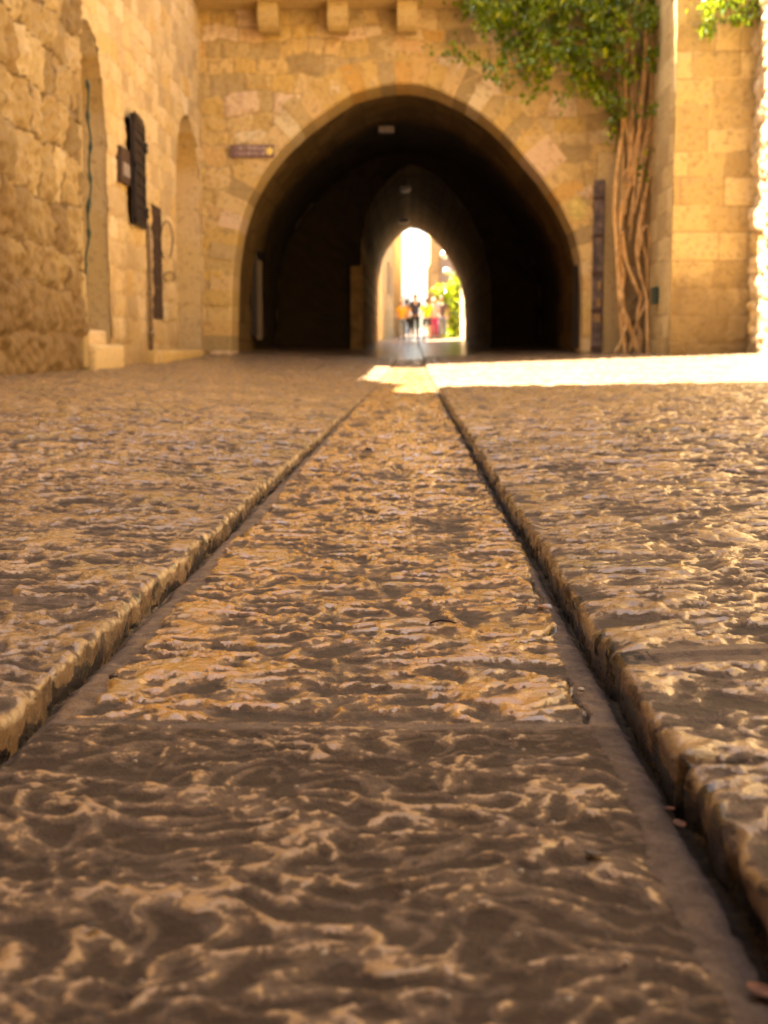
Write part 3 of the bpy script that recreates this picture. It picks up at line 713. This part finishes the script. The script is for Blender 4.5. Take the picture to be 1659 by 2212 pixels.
ceiling_lamp(871, 478, 41, .34, 'pale ceiling lamp just above the far bright opening')
p = at(838, 280, Y=27); e = empty('wall_camera', p, 'small grey box fixed under the vault crown inside the mouth', 'box')
m = MB(); m.box(p + Vector((-.18, -.1, -.05)), p + Vector((.12, .15, .06)), .02); m.build('casing', M['greymetal'], e)
m = MB(); m.tube([p + Vector((0, 0, .06)), p + Vector((0, 0, .45))], .02, 8); m.build('bracket', M['iron'], e)
# street sign
p0, p1 = at(498, 341, Y=YA - .06), at(592, 313, Y=YA - .06)
sg = empty('street_sign', ((p0.x + p1.x) / 2, YA - .06, p0.z), 'small maroon street name sign on the wall left of the arch', 'sign')
m = MB(); m.box((p0.x, YA - .075, p0.z), (p1.x, YA - .052, p1.z), .006); m.build('plate', M['sign'], sg)
m = MB(); L = p1.x - p0.x; H = p1.z - p0.z; rs = random.Random(3)
for row, zz in enumerate((.62, .20)):
    x = .13 * L
    while x < .82 * L:
        ww = rs.uniform(.012, .024)
        if rs.random() < .16: x += .022; continue
        m.box((p0.x + x, YA - .079, p0.z + zz * H), (p0.x + x + .006, YA - .0755, p0.z + (zz + .24) * H))
        m.box((p0.x + x + .0062, YA - .079, p0.z + (zz + (.19 if rs.random() < .6 else .0)) * H), (p0.x + x + ww, YA - .0755, p0.z + (zz + (.24 if rs.random() < .9 else .05)) * H))
        x += ww + .010
m.build('lettering', M['signw'], sg)
m = MB(); c = Vector((p1.x - .075, YA - .078, (p0.z + p1.z) / 2)); m.ball(c, .06, 2, (1, .06, 1.1)); m.build('emblem', M['signy'], sg, True)

# ---- right: buttress and the sunlit wall
h4 = empty('buttress', (4.4, 21, 0), 'square ashlar buttress of yellow stone right of the vine trunk', 'buttress')
bx0 = at(1452, 500, Y=20.7).x; bx1 = 5.12
wall_sheet('front', bx0, bx1 + .1, -.1, 7.2, yplane(20.7), M['pillar'], h4, 331, ch=(.33, .42), bw=(.35, .75), relief=.014, res=.026, warp=.008, jw=.013, rough=.006, stain_h=2.0, stain_shade=1.1, zfun=lambda U: .25 + 0 * U)
wall_sheet('side', 20.69, 23.0, -.1, 7.2, xplane(bx0, -1), M['pillar'], h4, 332, ch=(.33, .42), bw=(.5, .9), relief=.006, res=.03, warp=.008, jw=.01, rough=.004, stain_h=1.2, stain_shade=.5)
m = MB(); m.box((bx0 + .03, 20.74, -.2), (9.5, 23.0, 7.19)); m.build('core', M['pillar'], h4)
p = at(1419, 620, X=bx0 - .02); m = MB(); m.box((bx0 - .09, p.y - .12, at(1419, 657, X=bx0).z), (bx0 - .012, p.y + .12, p.z), .01); m.build('meter_box', M['green'], h4)
h5 = empty('stone_house', (6, 10, 0), 'sunlit rough stone wall at the far right edge of the alley', 'house')
XRW = at(1629, 500, Y=20.66).x
wall_sheet('wall', 12, 20.66, -.1, 7.0, xplane(XRW, -1), M['wall'], h5, 341, ch=(.3, .45), relief=.05, res=.035, warp=.05, rough=.02, jw=.03)
wall_sheet('side_wall', -16, 12, -.1, 7.0, xplane(XRW, -1), M['wall'], h5, 342, ch=(.3, .45), relief=.05, res=.08, warp=.05, rough=.02, jw=.03)
m = MB(); m.box((XRW + .1, -16, -.2), (10, 20.68, 6.99)); m.box((XRW + .1, -16, 7), (10, 12, 13)); m.box((XRW + .02, 20.3, -.2), (10, 20.69, 6.98)); m.build('core', M['wall'], h5)  # upper box added out of view to narrow the sky light
# behind the camera the alley goes on between walls to a cross wall
h6 = empty('stone_house', (0, -17, 0), 'stone house closing the alley behind the viewer', 'house')
wall_sheet('wall', -5, 7, -.1, 8, lambda U, Z, d: np.stack([-U, -16 + d, Z], -1), M['wall'], h6, 351, res=.12)
m = MB(); m.box((-9, -20, -.2), (9, -16.1, 14)); m.build('core', M['wall'], h6)  # unseen height, raised to cut sky light from behind
h7 = empty('sky_blocker', (1, -6, 0), 'upper storey added unseen above and behind the viewer to block the sky', 'house')
m = MB(); m.box((XN + .01, -16, 3.3), (XRW - .01, -.4, 8)); m.build('mass', M['wall_rough'], h7)  # unseen block added to keep sky light off the near ground

# ------------------------------------------------------------------ vine
def leaf_cloud(name, pts, size, mat, parent, seed, drop=.6):
    rs = np.random.RandomState(seed); V, F, D = [], [], []
    for (c, tone) in pts:
        s = size * rs.uniform(.6, 1.35); a = rs.uniform(0, 6.28); t = rs.uniform(-.9, .9)
        d = Vector((math.cos(a) * .6, math.sin(a) * .6, -drop - rs.rand() * .5)).normalized()
        sd = d.cross(Vector((rs.randn(), rs.randn(), rs.randn() * .5))).normalized(); up = sd.cross(d)
        k = len(V); c = Vector(c)
        V += [c, c + d * s * .35 + sd * s * .34 + up * s * .06, c + d * s * .75 + sd * s * .24, c + d * s * 1.05, c + d * s * .75 - sd * s * .24, c + d * s * .35 - sd * s * .34 + up * s * .06, c + d * s * .5 - up * s * .05]
        F += [(k, k + 1, k + 6), (k + 1, k + 2, k + 6), (k + 2, k + 3, k + 6), (k + 3, k + 4, k + 6), (k + 4, k + 5, k + 6), (k + 5, k, k + 6)]
        D += [(tone, 0, 0, 0)] * 7
    me = bpy.data.meshes.new(name); me.from_pydata([tuple(v) for v in V], [], F)
    at_ = me.attributes.new('data', 'FLOAT_COLOR', 'POINT'); at_.data.foreach_set('color', np.array(D, dtype=np.float32).ravel())
    return link(name, me, mat, parent)
vb = at(1370, 766, Y=22.2)
vine = empty('climbing_vine', (vb.x, 22.3, pave_z(vb.x, 22.3, 1)), 'old twisted vine climbing beside the arch with leaves spilling over it', 'vine')
def stem(pp, r0, r1, Y0=22.45, Y1=22.7, seed=0):
    rs = random.Random(seed); n = len(pp); ctrl = []
    for i, (px, py) in enumerate(pp):
        Y = Y0 + (Y1 - Y0) * i / (n - 1) + rs.uniform(-.05, .05); ctrl.append(at(px, py, Y=Y))
    P = []
    for i in range(n - 1):
        p0, p1, p2, p3 = ctrl[max(i - 1, 0)], ctrl[i], ctrl[i + 1], ctrl[min(i + 2, n - 1)]
        for k in range(7):
            t = k / 7; P.append(.5 * ((2 * p1) + (p2 - p0) * t + (2 * p0 - 5 * p1 + 4 * p2 - p3) * t * t + (3 * p1 - p0 - 3 * p2 + p3) * t ** 3))
    P.append(ctrl[-1])
    rr = [.43 * (r0 + (r1 - r0) * i / (len(P) - 1)) * (1 + .16 * math.sin(i * .9 + seed) + rs.uniform(-.06, .06)) for i in range(len(P))]
    m = MB(); m.tube(P, rr, 10); m.build('stem', M['bark'], vine, True)
stem([(1352, 772), (1346, 730), (1338, 640), (1334, 560), (1328, 470), (1330, 400), (1338, 330), (1348, 250), (1352, 160), (1350, 60), (1350, -60)], .085, .05, seed=1)
stem([(1380, 775), (1372, 735), (1352, 690), (1342, 640), (1345, 590), (1338, 520), (1344, 450), (1366, 380), (1378, 300), (1386, 200), (1395, 90), (1398, -60)], .13, .05, seed=2)
stem([(1345, 500), (1352, 560), (1375, 622), (1384, 640), (1378, 690), (1385, 740), (1380, 778)], .06, .10, seed=3)
stem([(1400, 768), (1398, 690), (1396, 640), (1380, 580), (1376, 520), (1392, 430), (1410, 340), (1424, 260), (1430, 160), (1425, 40), (1422, -60)], .07, .04, seed=4)
stem([(1360, 760), (1375, 700), (1395, 650), (1398, 580), (1388, 500), (1400, 400), (1428, 290), (1436, 200), (1432, 100), (1436, -60)], .05, .03, Y0=22.5, seed=5)
stem([(1378, 560), (1388, 500), (1399, 490), (1404, 530), (1396, 580)], .04, .03, Y0=22.4, Y1=22.5, seed=9)
stem([(1326, 765), (1345, 730), (1352, 700)], .03, .04, Y0=22.1, Y1=22.3, seed=10)
for k in range(18):
    a = 1335 + k * 6; rs = random.Random(60 + k); b = a + rs.uniform(-8, 14)
    stem([(1340 + k * 2.6, 470 + rs.uniform(-120, 60)), ((a + 1365) / 2 + rs.uniform(-8, 8), 330), (a + rs.uniform(-6, 6), 200), (b, 90), (b + rs.uniform(-10, 6), -50)], .022, .014, Y0=22.5, Y1=22.75, seed=60 + k)
for k in range(11):                      # twigs reaching left over the arch
    rs = random.Random(90 + k); x0 = 1380 - k * 9; yb = -30 + k * 12
    stem([(x0, yb + 40), (x0 - 70, yb + rs.uniform(-5, 30)), (x0 - 160, yb + 20 + rs.uniform(-20, 40)), (x0 - 250 - rs.uniform(0, 90), yb + 70 + rs.uniform(-10, 50))], .018, .006, Y0=22.6, Y1=22.5, seed=90 + k)
rsn = np.random.RandomState(21); L = []
blobs = [(1250, 10, 150, 55, 2700), (1105, 15, 85, 40, 850), (1120, 85, 75, 40, 500), (1050, 60, 50, 50, 220), (1240, 95, 95, 50, 1250), (1190, 145, 70, 40, 380), (1320, 150, 60, 50, 520),
         (1290, 195, 30, 30, 170), (1335, 215, 24, 45, 260), (1325, 262, 14, 26, 80), (1395, 60, 45, 60, 500), (1400, 150, 30, 50, 90), (1000, 100, 50, 22, 70), (1075, 150, 60, 34, 150), (1120, 190, 50, 20, 60), (960, 112, 28, 12, 22), (1400, 230, 22, 30, 40), (1395, 330, 8, 40, 22), (1240, 175, 26, 25, 90), (1160, 30, 60, 60, 500), (1100, -30, 200, 30, 1200), (1320, -30, 120, 30, 900)]
for bx, by, rx, ry, n in blobs:
    n = int(n * .66); rx *= 1.12; ry *= 1.15; nc = max(4, n // 20); cc = [(bx + rsn.randn() * rx * .55, by + rsn.randn() * ry * .55, rsn.uniform(22.0, 22.85)) for _ in range(nc)]
    for _ in range(n):
        c = cc[rsn.randint(nc)]; p = at(c[0] + rsn.randn() * 9, c[1] + rsn.randn() * 10, Y=c[2] + rsn.randn() * .06)
        L.append(((p.x, min(p.y, 22.93), p.z), float(np.clip(rsn.beta(1.6, 2.4) + .15 * math.sin(c[0]), 0, 1))))
leaf_cloud('foliage', L, .085, M['leaf'], vine, 4)
e2 = empty('hanging_creeper', at(1560, -40, Y=20.3), 'small leafy creeper hanging over the top of the right buttress', 'vine'); L = []
for bx, by, rx, ry, n in ((1530, 60, 14, 18, 60), (1540, 20, 20, 20, 60), (1600, 35, 22, 16, 90), (1630, 15, 14, 18, 50), (1570, 0, 50, 14, 120)):
    for _ in range(n): p = at(bx + rsn.randn() * rx * .6, by + rsn.randn() * ry * .6, Y=20.45 + rsn.randn() * .08); L.append(((p.x, min(p.y, 20.62), p.z), rsn.rand() * .8))
leaf_cloud('foliage', L, .08, M['leaf'], e2, 5)
m = MB()
for px, k in ((1535, 0), (1572, 1), (1604, 2), (1632, 3)): m.tube([at(px + 8, -60, Y=20.5), at(px + 4, -10, Y=20.52), at(px - 2, 35, Y=20.5), at(px, 60, Y=20.5)], [.012, .01, .008, .005], 6)
m.build('stem', M['bark'], e2)

# ------------------------------------------------------------------ beyond the passage
M['farwall'] = wall_mat('far_wall_stone', TAN, (.50, .38, .24), stain_shade=(.45, .32, .18))
f1 = empty('stone_house', (-2, 60, .6), 'pale yellow house along the left of the far street', 'house')
def far_left(y0, y1, x0, x1, zt):
    U = np.linspace(0, 1, 40); Z = np.linspace(0, zt, 40); UU, ZZ = np.meshgrid(U, Z)
    P = np.stack([x0 + (x1 - x0) * UU, y0 + (y1 - y0) * UU, ZZ], -1); t = (np.sin(np.floor(UU * 12) * 3.1 + np.floor(ZZ / .4) * 7.7) * 999) % 1
    link('wall', grid_mesh('wall', P, np.stack([t, 0 * t, t, 0 * t], -1)), M['farwall'], f1)
    m = MB(); m.add([(x0 - .03, y0, 0), (x1 - .03, y1, 0), (x1 - 7, y1, 0), (x0 - 7, y0, 0), (x0 - .03, y0, zt), (x1 - .03, y1, zt), (x1 - 7, y1, zt), (x0 - 7, y0, zt)], [(0, 1, 2, 3), (4, 7, 6, 5), (0, 4, 5, 1), (1, 5, 6, 2), (2, 6, 7, 3), (3, 7, 4, 0)])
    m.build('core', M['farwall'], f1)
far_left(48.1, 55, -1.30, -1.16, 4.4); far_left(55, 66, -1.14, -.90, 5.9); far_left(66, 80, -.88, -.64, 8.0)
for k, (yy, zz) in enumerate(((58, 2.6), (62, 2.6), (70, 4))): m = MB(); m.box((-1.12, yy, zz), (-.97 + k * .03 + (.08 if k == 2 else 0), yy + .9, zz + 1.3)); m.build('shutter', M['greymetal'], f1)
f2 = empty('stone_house', (3, 66, .6), 'beige house facing down the far street behind the tree', 'house')
wall_sheet('wall', at(929, 600, Y=66).x, 6, .2, 8.5, yplane(66), M['farwall'], f2, 361, res=.06)
m = MB(); m.box((at(929, 600, Y=66).x + .01, 66.03, 0), (6, 80, 8.5)); m.build('core', M['farwall'], f2)
wz = at(950, 570, Y=66).z
m = MB(); m.box((1.25, 65.9, wz - .9), (2.0, 65.96, wz + .5)); m.build('window', M['greymetal'], f2)
f3 = empty('garden_wall', (2.1, 51, .5), 'bright stone wall edge just right of the far opening', 'wall')
wall_sheet('wall_face', 48.1, 54.5, .2, 3.6, xplane(1.86, -1), M['farwall'], f3, 371, res=.06); m = MB(); m.box((1.9, 48.1, .2), (2.3, 54.5, 3.6)); m.build('core', M['farwall'], f3)
for k, (px, py) in enumerate(((960, 550), (966, 586))):
    p = at(px, py, Y=59); e = empty('highlight_ball', p, ('upper white ball added for a sun highlight above the far tree', 'lower white ball added for a sun highlight over the far tree crown')[k], 'lamp', 'white globes above the far tree')
    m = MB(); m.ball(p, .17, 3); m.build('globe', M['whitewash'], e, True)  # white ball put in to give a bright sun highlight
    m = MB(); m.tube([p + Vector((0, .1, .12)), p + Vector((.1, 1.5, .35)), p + Vector((.2, 6.9, .5))], .02, 6); m.build('bracket', M['iron'], e)
# tree
tp = at(968, 742, Y=59)
tr = empty('street_tree', (tp.x, 59, float(street_z(59))), 'bright green bushy tree beside the people in the far street', 'tree')
m = MB(); m.tube([(tp.x, 59, .3), (tp.x + .05, 59, 1.3), (tp.x - .02, 59.1, 2.2), (tp.x + .1, 59, 3.0)], [.09, .07, .05, .02], 8)
for k in range(7): a = k * .9; m.tube([(tp.x, 59, 1.2 + .2 * k), (tp.x + .4 * math.cos(a), 59 + .4 * math.sin(a), 1.7 + .22 * k)], [.03, .01], 6)
m.build('trunk', M['bark'], tr, True)
L = []
for bx, by, rx, ry, n in ((972, 640, 20, 24, 900), (955, 622, 12, 10, 250), (985, 610, 10, 14, 300), (985, 690, 12, 40, 500), (975, 720, 14, 14, 250), (942, 625, 8, 6, 60)):
    for _ in range(n): p = at(bx + rsn.randn() * rx * .5, by + rsn.randn() * ry * .5, Y=58.6 + rsn.randn() * .5); L.append((p, float(rsn.beta(2, 1.3))))
leaf_cloud('crown', L, .15, M['leaf'], tr, 8, .2)
# distant pale block and blue awning
p = at(880, 650, Y=95)
e = empty('distant_house', (p.x, 96, 1), 'hazy blue grey building at the end of the far street', 'house')
M['blue'] = plain('far_blue_paint', (.30, .38, .46), .7)
m = MB(); m.box((at(860, 650, Y=95).x, 95, .5), (at(886, 650, Y=95).x, 100, at(880, 640, Y=95).z)); m.build('wall', M['blue'], e)
m = MB(); a_, b_ = at(866, 620, Y=95), at(880, 645, Y=95); m.add([(a_.x, 94.2, a_.z), (b_.x, 94.2, b_.z), (b_.x, 95, b_.z + .4), (a_.x, 95, a_.z + .4), (a_.x, 94.2, a_.z - .1), (b_.x, 94.2, b_.z - .1)], [(0, 1, 2, 3), (4, 5, 1, 0)]); m.build('awning', M['whitewash'], e)

# ------------------------------------------------------------------ people
def skinned(name, pts, edges, mat, parent, root=0, sub=2):
    me = bpy.data.meshes.new(name); me.from_pydata([p[:3] for p in pts], edges, [])
    o = bpy.data.objects.new(name, me); C.objects.link(o); me.materials.append(mat); o.parent = parent
    sk = o.modifiers.new('skin', 'SKIN'); sk.use_smooth_shade = True
    for i, p in enumerate(pts):
        r = p[3] if isinstance(p[3], tuple) else (p[3], p[3]); me.skin_vertices[0].data[i].radius = r
    me.skin_vertices[0].data[root].use_root = True
    ss_ = o.modifiers.new('smooth', 'SUBSURF'); ss_.levels = sub; ss_.render_levels = sub
    return o
def person(px, Y, H, label, skin, shirt, legs, hair, rz, arm=(0, 0), step=.15, short=False, hat=None):
    g = float(street_z(Y)) + .05; b = at(px, 740, Y=Y)
    e = empty('person', (b.x, Y, g), label, 'person', 'people walking beyond the passage', rz)
    s = H / 1.75
    def S(x, y, z, r): return (x * s, y * s, z * s, (r[0] * s, r[1] * s) if isinstance(r, tuple) else r * s)
    pts, ed = [], []
    def add(p, par=None):
        pts.append(S(*p)); i = len(pts) - 1
        if par is not None: ed.append((par, i))
        return i
    pel = add((0, 0, .95, (.15, .10))); waist = add((0, 0, 1.10, (.125, .09)), pel); ch = add((0, .01, 1.30, (.16, .10)), waist); nb_ = add((0, 0, 1.46, (.06, .055)), ch)
    nk = add((0, -.005, 1.52, .05), nb_); hd = add((0, -.02, 1.60, (.072, .085)), nk); ht = add((0, -.01, 1.69, (.07, .085)), hd); add((0, 0, 1.735, .04), ht)
    add((0, -.105, 1.615, .014), hd)                       # nose
    hips = {}
    for sd, st in ((-1, step), (1, -step)):
        hp = add((sd * .09, 0, .88, .088), pel); kn = add((sd * .10, -st * .55, .50, .055), hp); an = add((sd * .10, -st * .6 + abs(st) * .25, .09, .036), kn); hl = add((sd * .105, -st * .6 + abs(st) * .25 - .06, .04, .035), an); add((sd * .12, -st * .6 + abs(st) * .25 - .17, .028, .028), hl)
    for k, sd in enumerate((-1, 1)):
        shd = add((sd * .175, 0, 1.42, .055), ch); bend = arm[k]
        el = add((sd * .235, -.05 * bend, 1.14, .040), shd)
        wr = add((sd * (.245 - .05 * bend), -.10 - .16 * bend, 1.14 - .23 * (1 - bend * .9), .026), el)
        w0 = pts[wr]; x, y, z = (w0[0] / s, w0[1] / s, w0[2] / s)
        pa = add((x, y - .03 - .03 * bend, z - .055 * (1 - bend * .7), (.036, .018)), wr)
        for f, (dy, ln) in enumerate(((-.028, .070), (-.010, .080), (.010, .074), (.026, .058))):
            a1 = add((x + sd * .004, y - .03 + dy - .02 * bend, z - .095 * (1 - bend * .6), .0095), pa); add((x - sd * .010, y - .03 + dy - .04 * bend, z - (.095 + ln * .8) * (1 - bend * .6), .008), a1)
        t1 = add((x - sd * .02, y - .075, z - .055, .011), pa); add((x - sd * .02, y - .09, z - .095, .009), t1)
    skinned('body', pts, ed, skin, e)
    # shirt
    q = [S(0, 0, .84, (.165, .125)), S(0, 0, 1.10, (.148, .112)), S(0, .01, 1.30, (.180, .122)), S(0, 0, 1.45, (.085, .07))]; qe = [(0, 1), (1, 2), (2, 3)]
    for k, sd in enumerate((-1, 1)):
        q += [S(sd * .17, 0, 1.42, .070), S(sd * .222, -.03 * arm[k], 1.22, .060)]; n = len(q); qe += [(2, n - 2), (n - 2, n - 1)]
    skinned('shirt', q, qe, shirt, e)
    q = [S(0, 0, 1.0, (.15, .115))]; qe = []
    for sd, st in ((-1, step), (1, -step)):
        n = len(q); q += [S(sd * .095, 0, .85, .105), S(sd * .10, -st * .5, .55, .082)]; qe += [(0, n), (n, n + 1)]
        if not short: q += [S(sd * .10, -st * .6 + abs(st) * .22, .13, .060)]; qe += [(n + 1, n + 2)]
    skinned('shorts' if short else 'trousers', q, qe, legs, e)
    mb = MB(); mb.ball((0, .018 * s, 1.675 * s), .098 * s, 3, (.92, 1.0, .92)); mb.ball((0, .05 * s, 1.61 * s), .075 * s, 2, (1, .7, 1.1)); o = mb.build('hair', hair, None, True); o.parent = e
    for sd in (-1, 1):
        for nm, zz, mm, rr in (('eye', 1.635, M['whitewash'], .011),):
            mb = MB(); mb.ball((sd * .030 * s, -.103 * s, zz * s), rr * s, 1); o = mb.build(nm, M['iron']); o.parent = e
        mb = MB(); mb.ball((sd * .078 * s, -.01 * s, 1.61 * s), .026 * s, 1, (.4, .8, 1.2)); o = mb.build('ear', skin); o.parent = e
        mb = MB(); st = step if sd < 0 else -step; fy = (-st * .6 + abs(st) * .25 - .09) * s
        mb.box((sd * .11 * s - .045 * s, fy - .11 * s, .0), (sd * .11 * s + .045 * s, fy + .13 * s, .075 * s), .025 * s); o = mb.build('shoe', M['iron'], None, True); o.parent = e
    mb = MB(); mb.box((-.025 * s, -.100 * s, 1.565 * s), (.025 * s, -.088 * s, 1.575 * s)); o = mb.build('mouth', M['dry']); o.parent = e
    if hat:
        mb = MB(); mb.tube([(0, 0, 1.69 * s), (0, 0, 1.70 * s)], [.16 * s, .15 * s], 16); mb.tube([(0, 0, 1.70 * s), (0, 0, 1.78 * s)], [.10 * s, .08 * s], 16); o = mb.build('hat', hat, None, True); o.parent = e
    return e
sk1 = plain('skin', (.62, .36, .24), .5, 0, .1); sk2 = plain('tanned_skin', (.48, .25, .15), .5, 0, .1)
cy = plain('yellow_cloth', (.80, .56, .02), .8, 0, .15); co = plain('orange_cloth', (.70, .36, .04), .8, 0, .15); cn = plain('navy_cloth', (.05, .045, .09), .8)
cbk = plain('black_cloth', (.02, .02, .022), .8); cj = plain('grey_jeans', (.22, .25, .30), .8); cm = plain('magenta_cloth', (.55, .04, .16), .8); cbr = plain('plum_cloth', (.13, .075, .085), .8)
hd_ = plain('dark_hair', (.05, .03, .02), .5); hb_ = plain('fair_hair', (.35, .24, .13), .5); hw = plain('straw_hat', (.75, .68, .55), .8); cw = plain('pale_cloth', (.55, .45, .42), .8)
person(867, 55.5, 1.55, 'person in orange yellow shirt and grey jeans, leftmost in the far group', sk1, co, cj, hb_, .2, (.3, .5), .12, hat=hw)
person(879, 58.5, 1.62, 'person in dark clothes with an orange top between yellow and navy shirts', sk2, co, cbk, hd_, 2.9, (.6, .2), .10)
person(897, 57, 1.80, 'tall person in navy shirt and dark trousers in the middle of the group', sk1, cn, cbk, hd_, .1, (.1, .3), .16)
person(922, 54, 1.60, 'person in bright yellow shirt and black shorts in front of the group', sk1, cy, cbk, hd_, 3.05, (.5, .5), .14, short=True)
person(937, 56.5, 1.64, 'person in pale top and magenta trousers behind the yellow shirt', sk1, cw, cm, hb_, .0, (.2, .6), .10)
person(954, 57.5, 1.76, 'person in plum shirt and grey trousers, rightmost beside the tree', sk2, cbr, cj, hd_, -.2, (.4, .1), .15)

# ------------------------------------------------------------------ litter on the paving
def gz(x, y):
    return float(street_z(y)) - .004 if XL < x < XR else float(pave_z(x, y, -1 if x < 0 else 1))
def ground_at(px, py, h=0.0):
    d = CM @ Vector(((px - CX) / FU, -(py - CY) / FU, -1.0)); t = (h - CAMZ) / d.z; return Vector((0, 0, CAMZ)) + d * t
def litter(px, py, kind, label, size, cat, mat, h=0.0, rz=0, grp=None):
    p = ground_at(px, py, h); m = MB(); rs = random.Random(int(px * 7 + py))
    if kind == 'pebble':
        m.ball((0, 0, size * .25), size, 2, (1, rs.uniform(.6, .9), rs.uniform(.45, .7)), jit=.16)
    elif kind == 'leaf':
        n = 9; vs_ = []
        for i in range(n):
            t = i / (n - 1); wv = math.sin(math.pi * t) ** .8 * .32 * size; zc_ = .25 * size * (t - .4) ** 2 + .001
            vs_ += [(-wv, (t - .5) * size, zc_ + .18 * size * (wv / size)), (0, (t - .5) * size, zc_), (wv, (t - .5) * size, zc_ + .22 * size * (wv / size))]
        vs_ += [(x, y, z + .0008) for x, y, z in vs_]; k = 3 * n; f = []
        for i in range(n - 1):
            for c in (0, 1): a = i * 3 + c; f += [(a, a + 1, a + 4, a + 3), (k + a, k + a + 3, k + a + 4, k + a + 1)]
            a = i * 3; f += [(a, a + 3, k + a + 3, k + a), (a + 2, k + a + 2, k + a + 5, a + 5)]
        m.add(vs_, f)
    else:
        m.tube([(-size / 2, 0, .003), (-size * .1, size * .08, .006), (size * .2, size * .05, .005), (size / 2, -size * .06, .003)], [size * .03, size * .045, size * .04, size * .015], 7)
    o = m.build({'pebble': 'pebble', 'leaf': 'dry_leaf', 'twig': 'twig'}[kind], mat, None, kind != 'x')
    o.location = p; o.rotation_euler.z = rz
    tag(o, label, cat, grp)
litter(792, 978, 'leaf', 'dark curled dry leaf far up the gutter on the worn stones', .055, 'leaf', M['drydark'], .0, 1.2)
litter(795, 973, 'pebble', 'dark stone chip lying against the far dark leaf', .012, 'stone chip', M['drydark'], .0)
litter(957, 1351, 'twig', 'thin dark curved twig in the middle of the gutter', .030, 'twig', M['drydark'], -.002, .1)
litter(1172, 1315, 'leaf', 'small orange dry leaf on the right cement strip', .016, 'leaf', M['dry'], -.003, .9)
litter(1468, 1785, 'leaf', 'rusty orange leaf scrap at the foot of the right kerb', .013, 'leaf', M['dry'], -.008, .35)
litter(1446, 1752, 'leaf', 'smaller orange leaf scrap above the rusty one by the kerb', .008, 'leaf', M['dry'], -.008, 1.6)
litter(1646, 2150, 'leaf', 'orange brown leaf at the bottom right corner by the kerb', .018, 'leaf', M['dry'], -.008, .7)
litter(1255, 1492, 'pebble', 'grey stone chip in the crack beside the right cement strip', .0036, 'stone chip', M['pebble'], -.004)
litter(245, 1464, 'pebble', 'dark stone chip on the left cement strip near the kerb', .0045, 'stone chip', M['drydark'], -.004)
litter(1282, 1850, 'leaf', 'olive brown leaf fragment on the near slab right of centre', .013, 'leaf', M['drydark'], -.003, 1.0)
litter(205, 2005, 'leaf', 'dark seed husk with pale tip on the near slab left side', .010, 'leaf', M['drydark'], -.003, 2.2)
G = [(1131, 1621), (1194, 1777), (1125, 1883), (1166, 1823), (292, 1645), (437, 1652), (465, 1334), (1119, 2020), (305, 2120), (966, 2155), (1640, 1915), (640, 1700), (880, 1930), (700, 2060), (1480, 1640), (560, 1490), (1210, 1560), (1350, 2080), (1230, 2160), (420, 1900)]
for k, (a, b) in enumerate(G):
    litter(a, b, 'pebble', 'tiny pale grain of grit lying loose on the gutter stones', random.uniform(.0011, .0022), 'grit', M['pebble'], -.002, 0, 'pale grains of grit on the gutter')
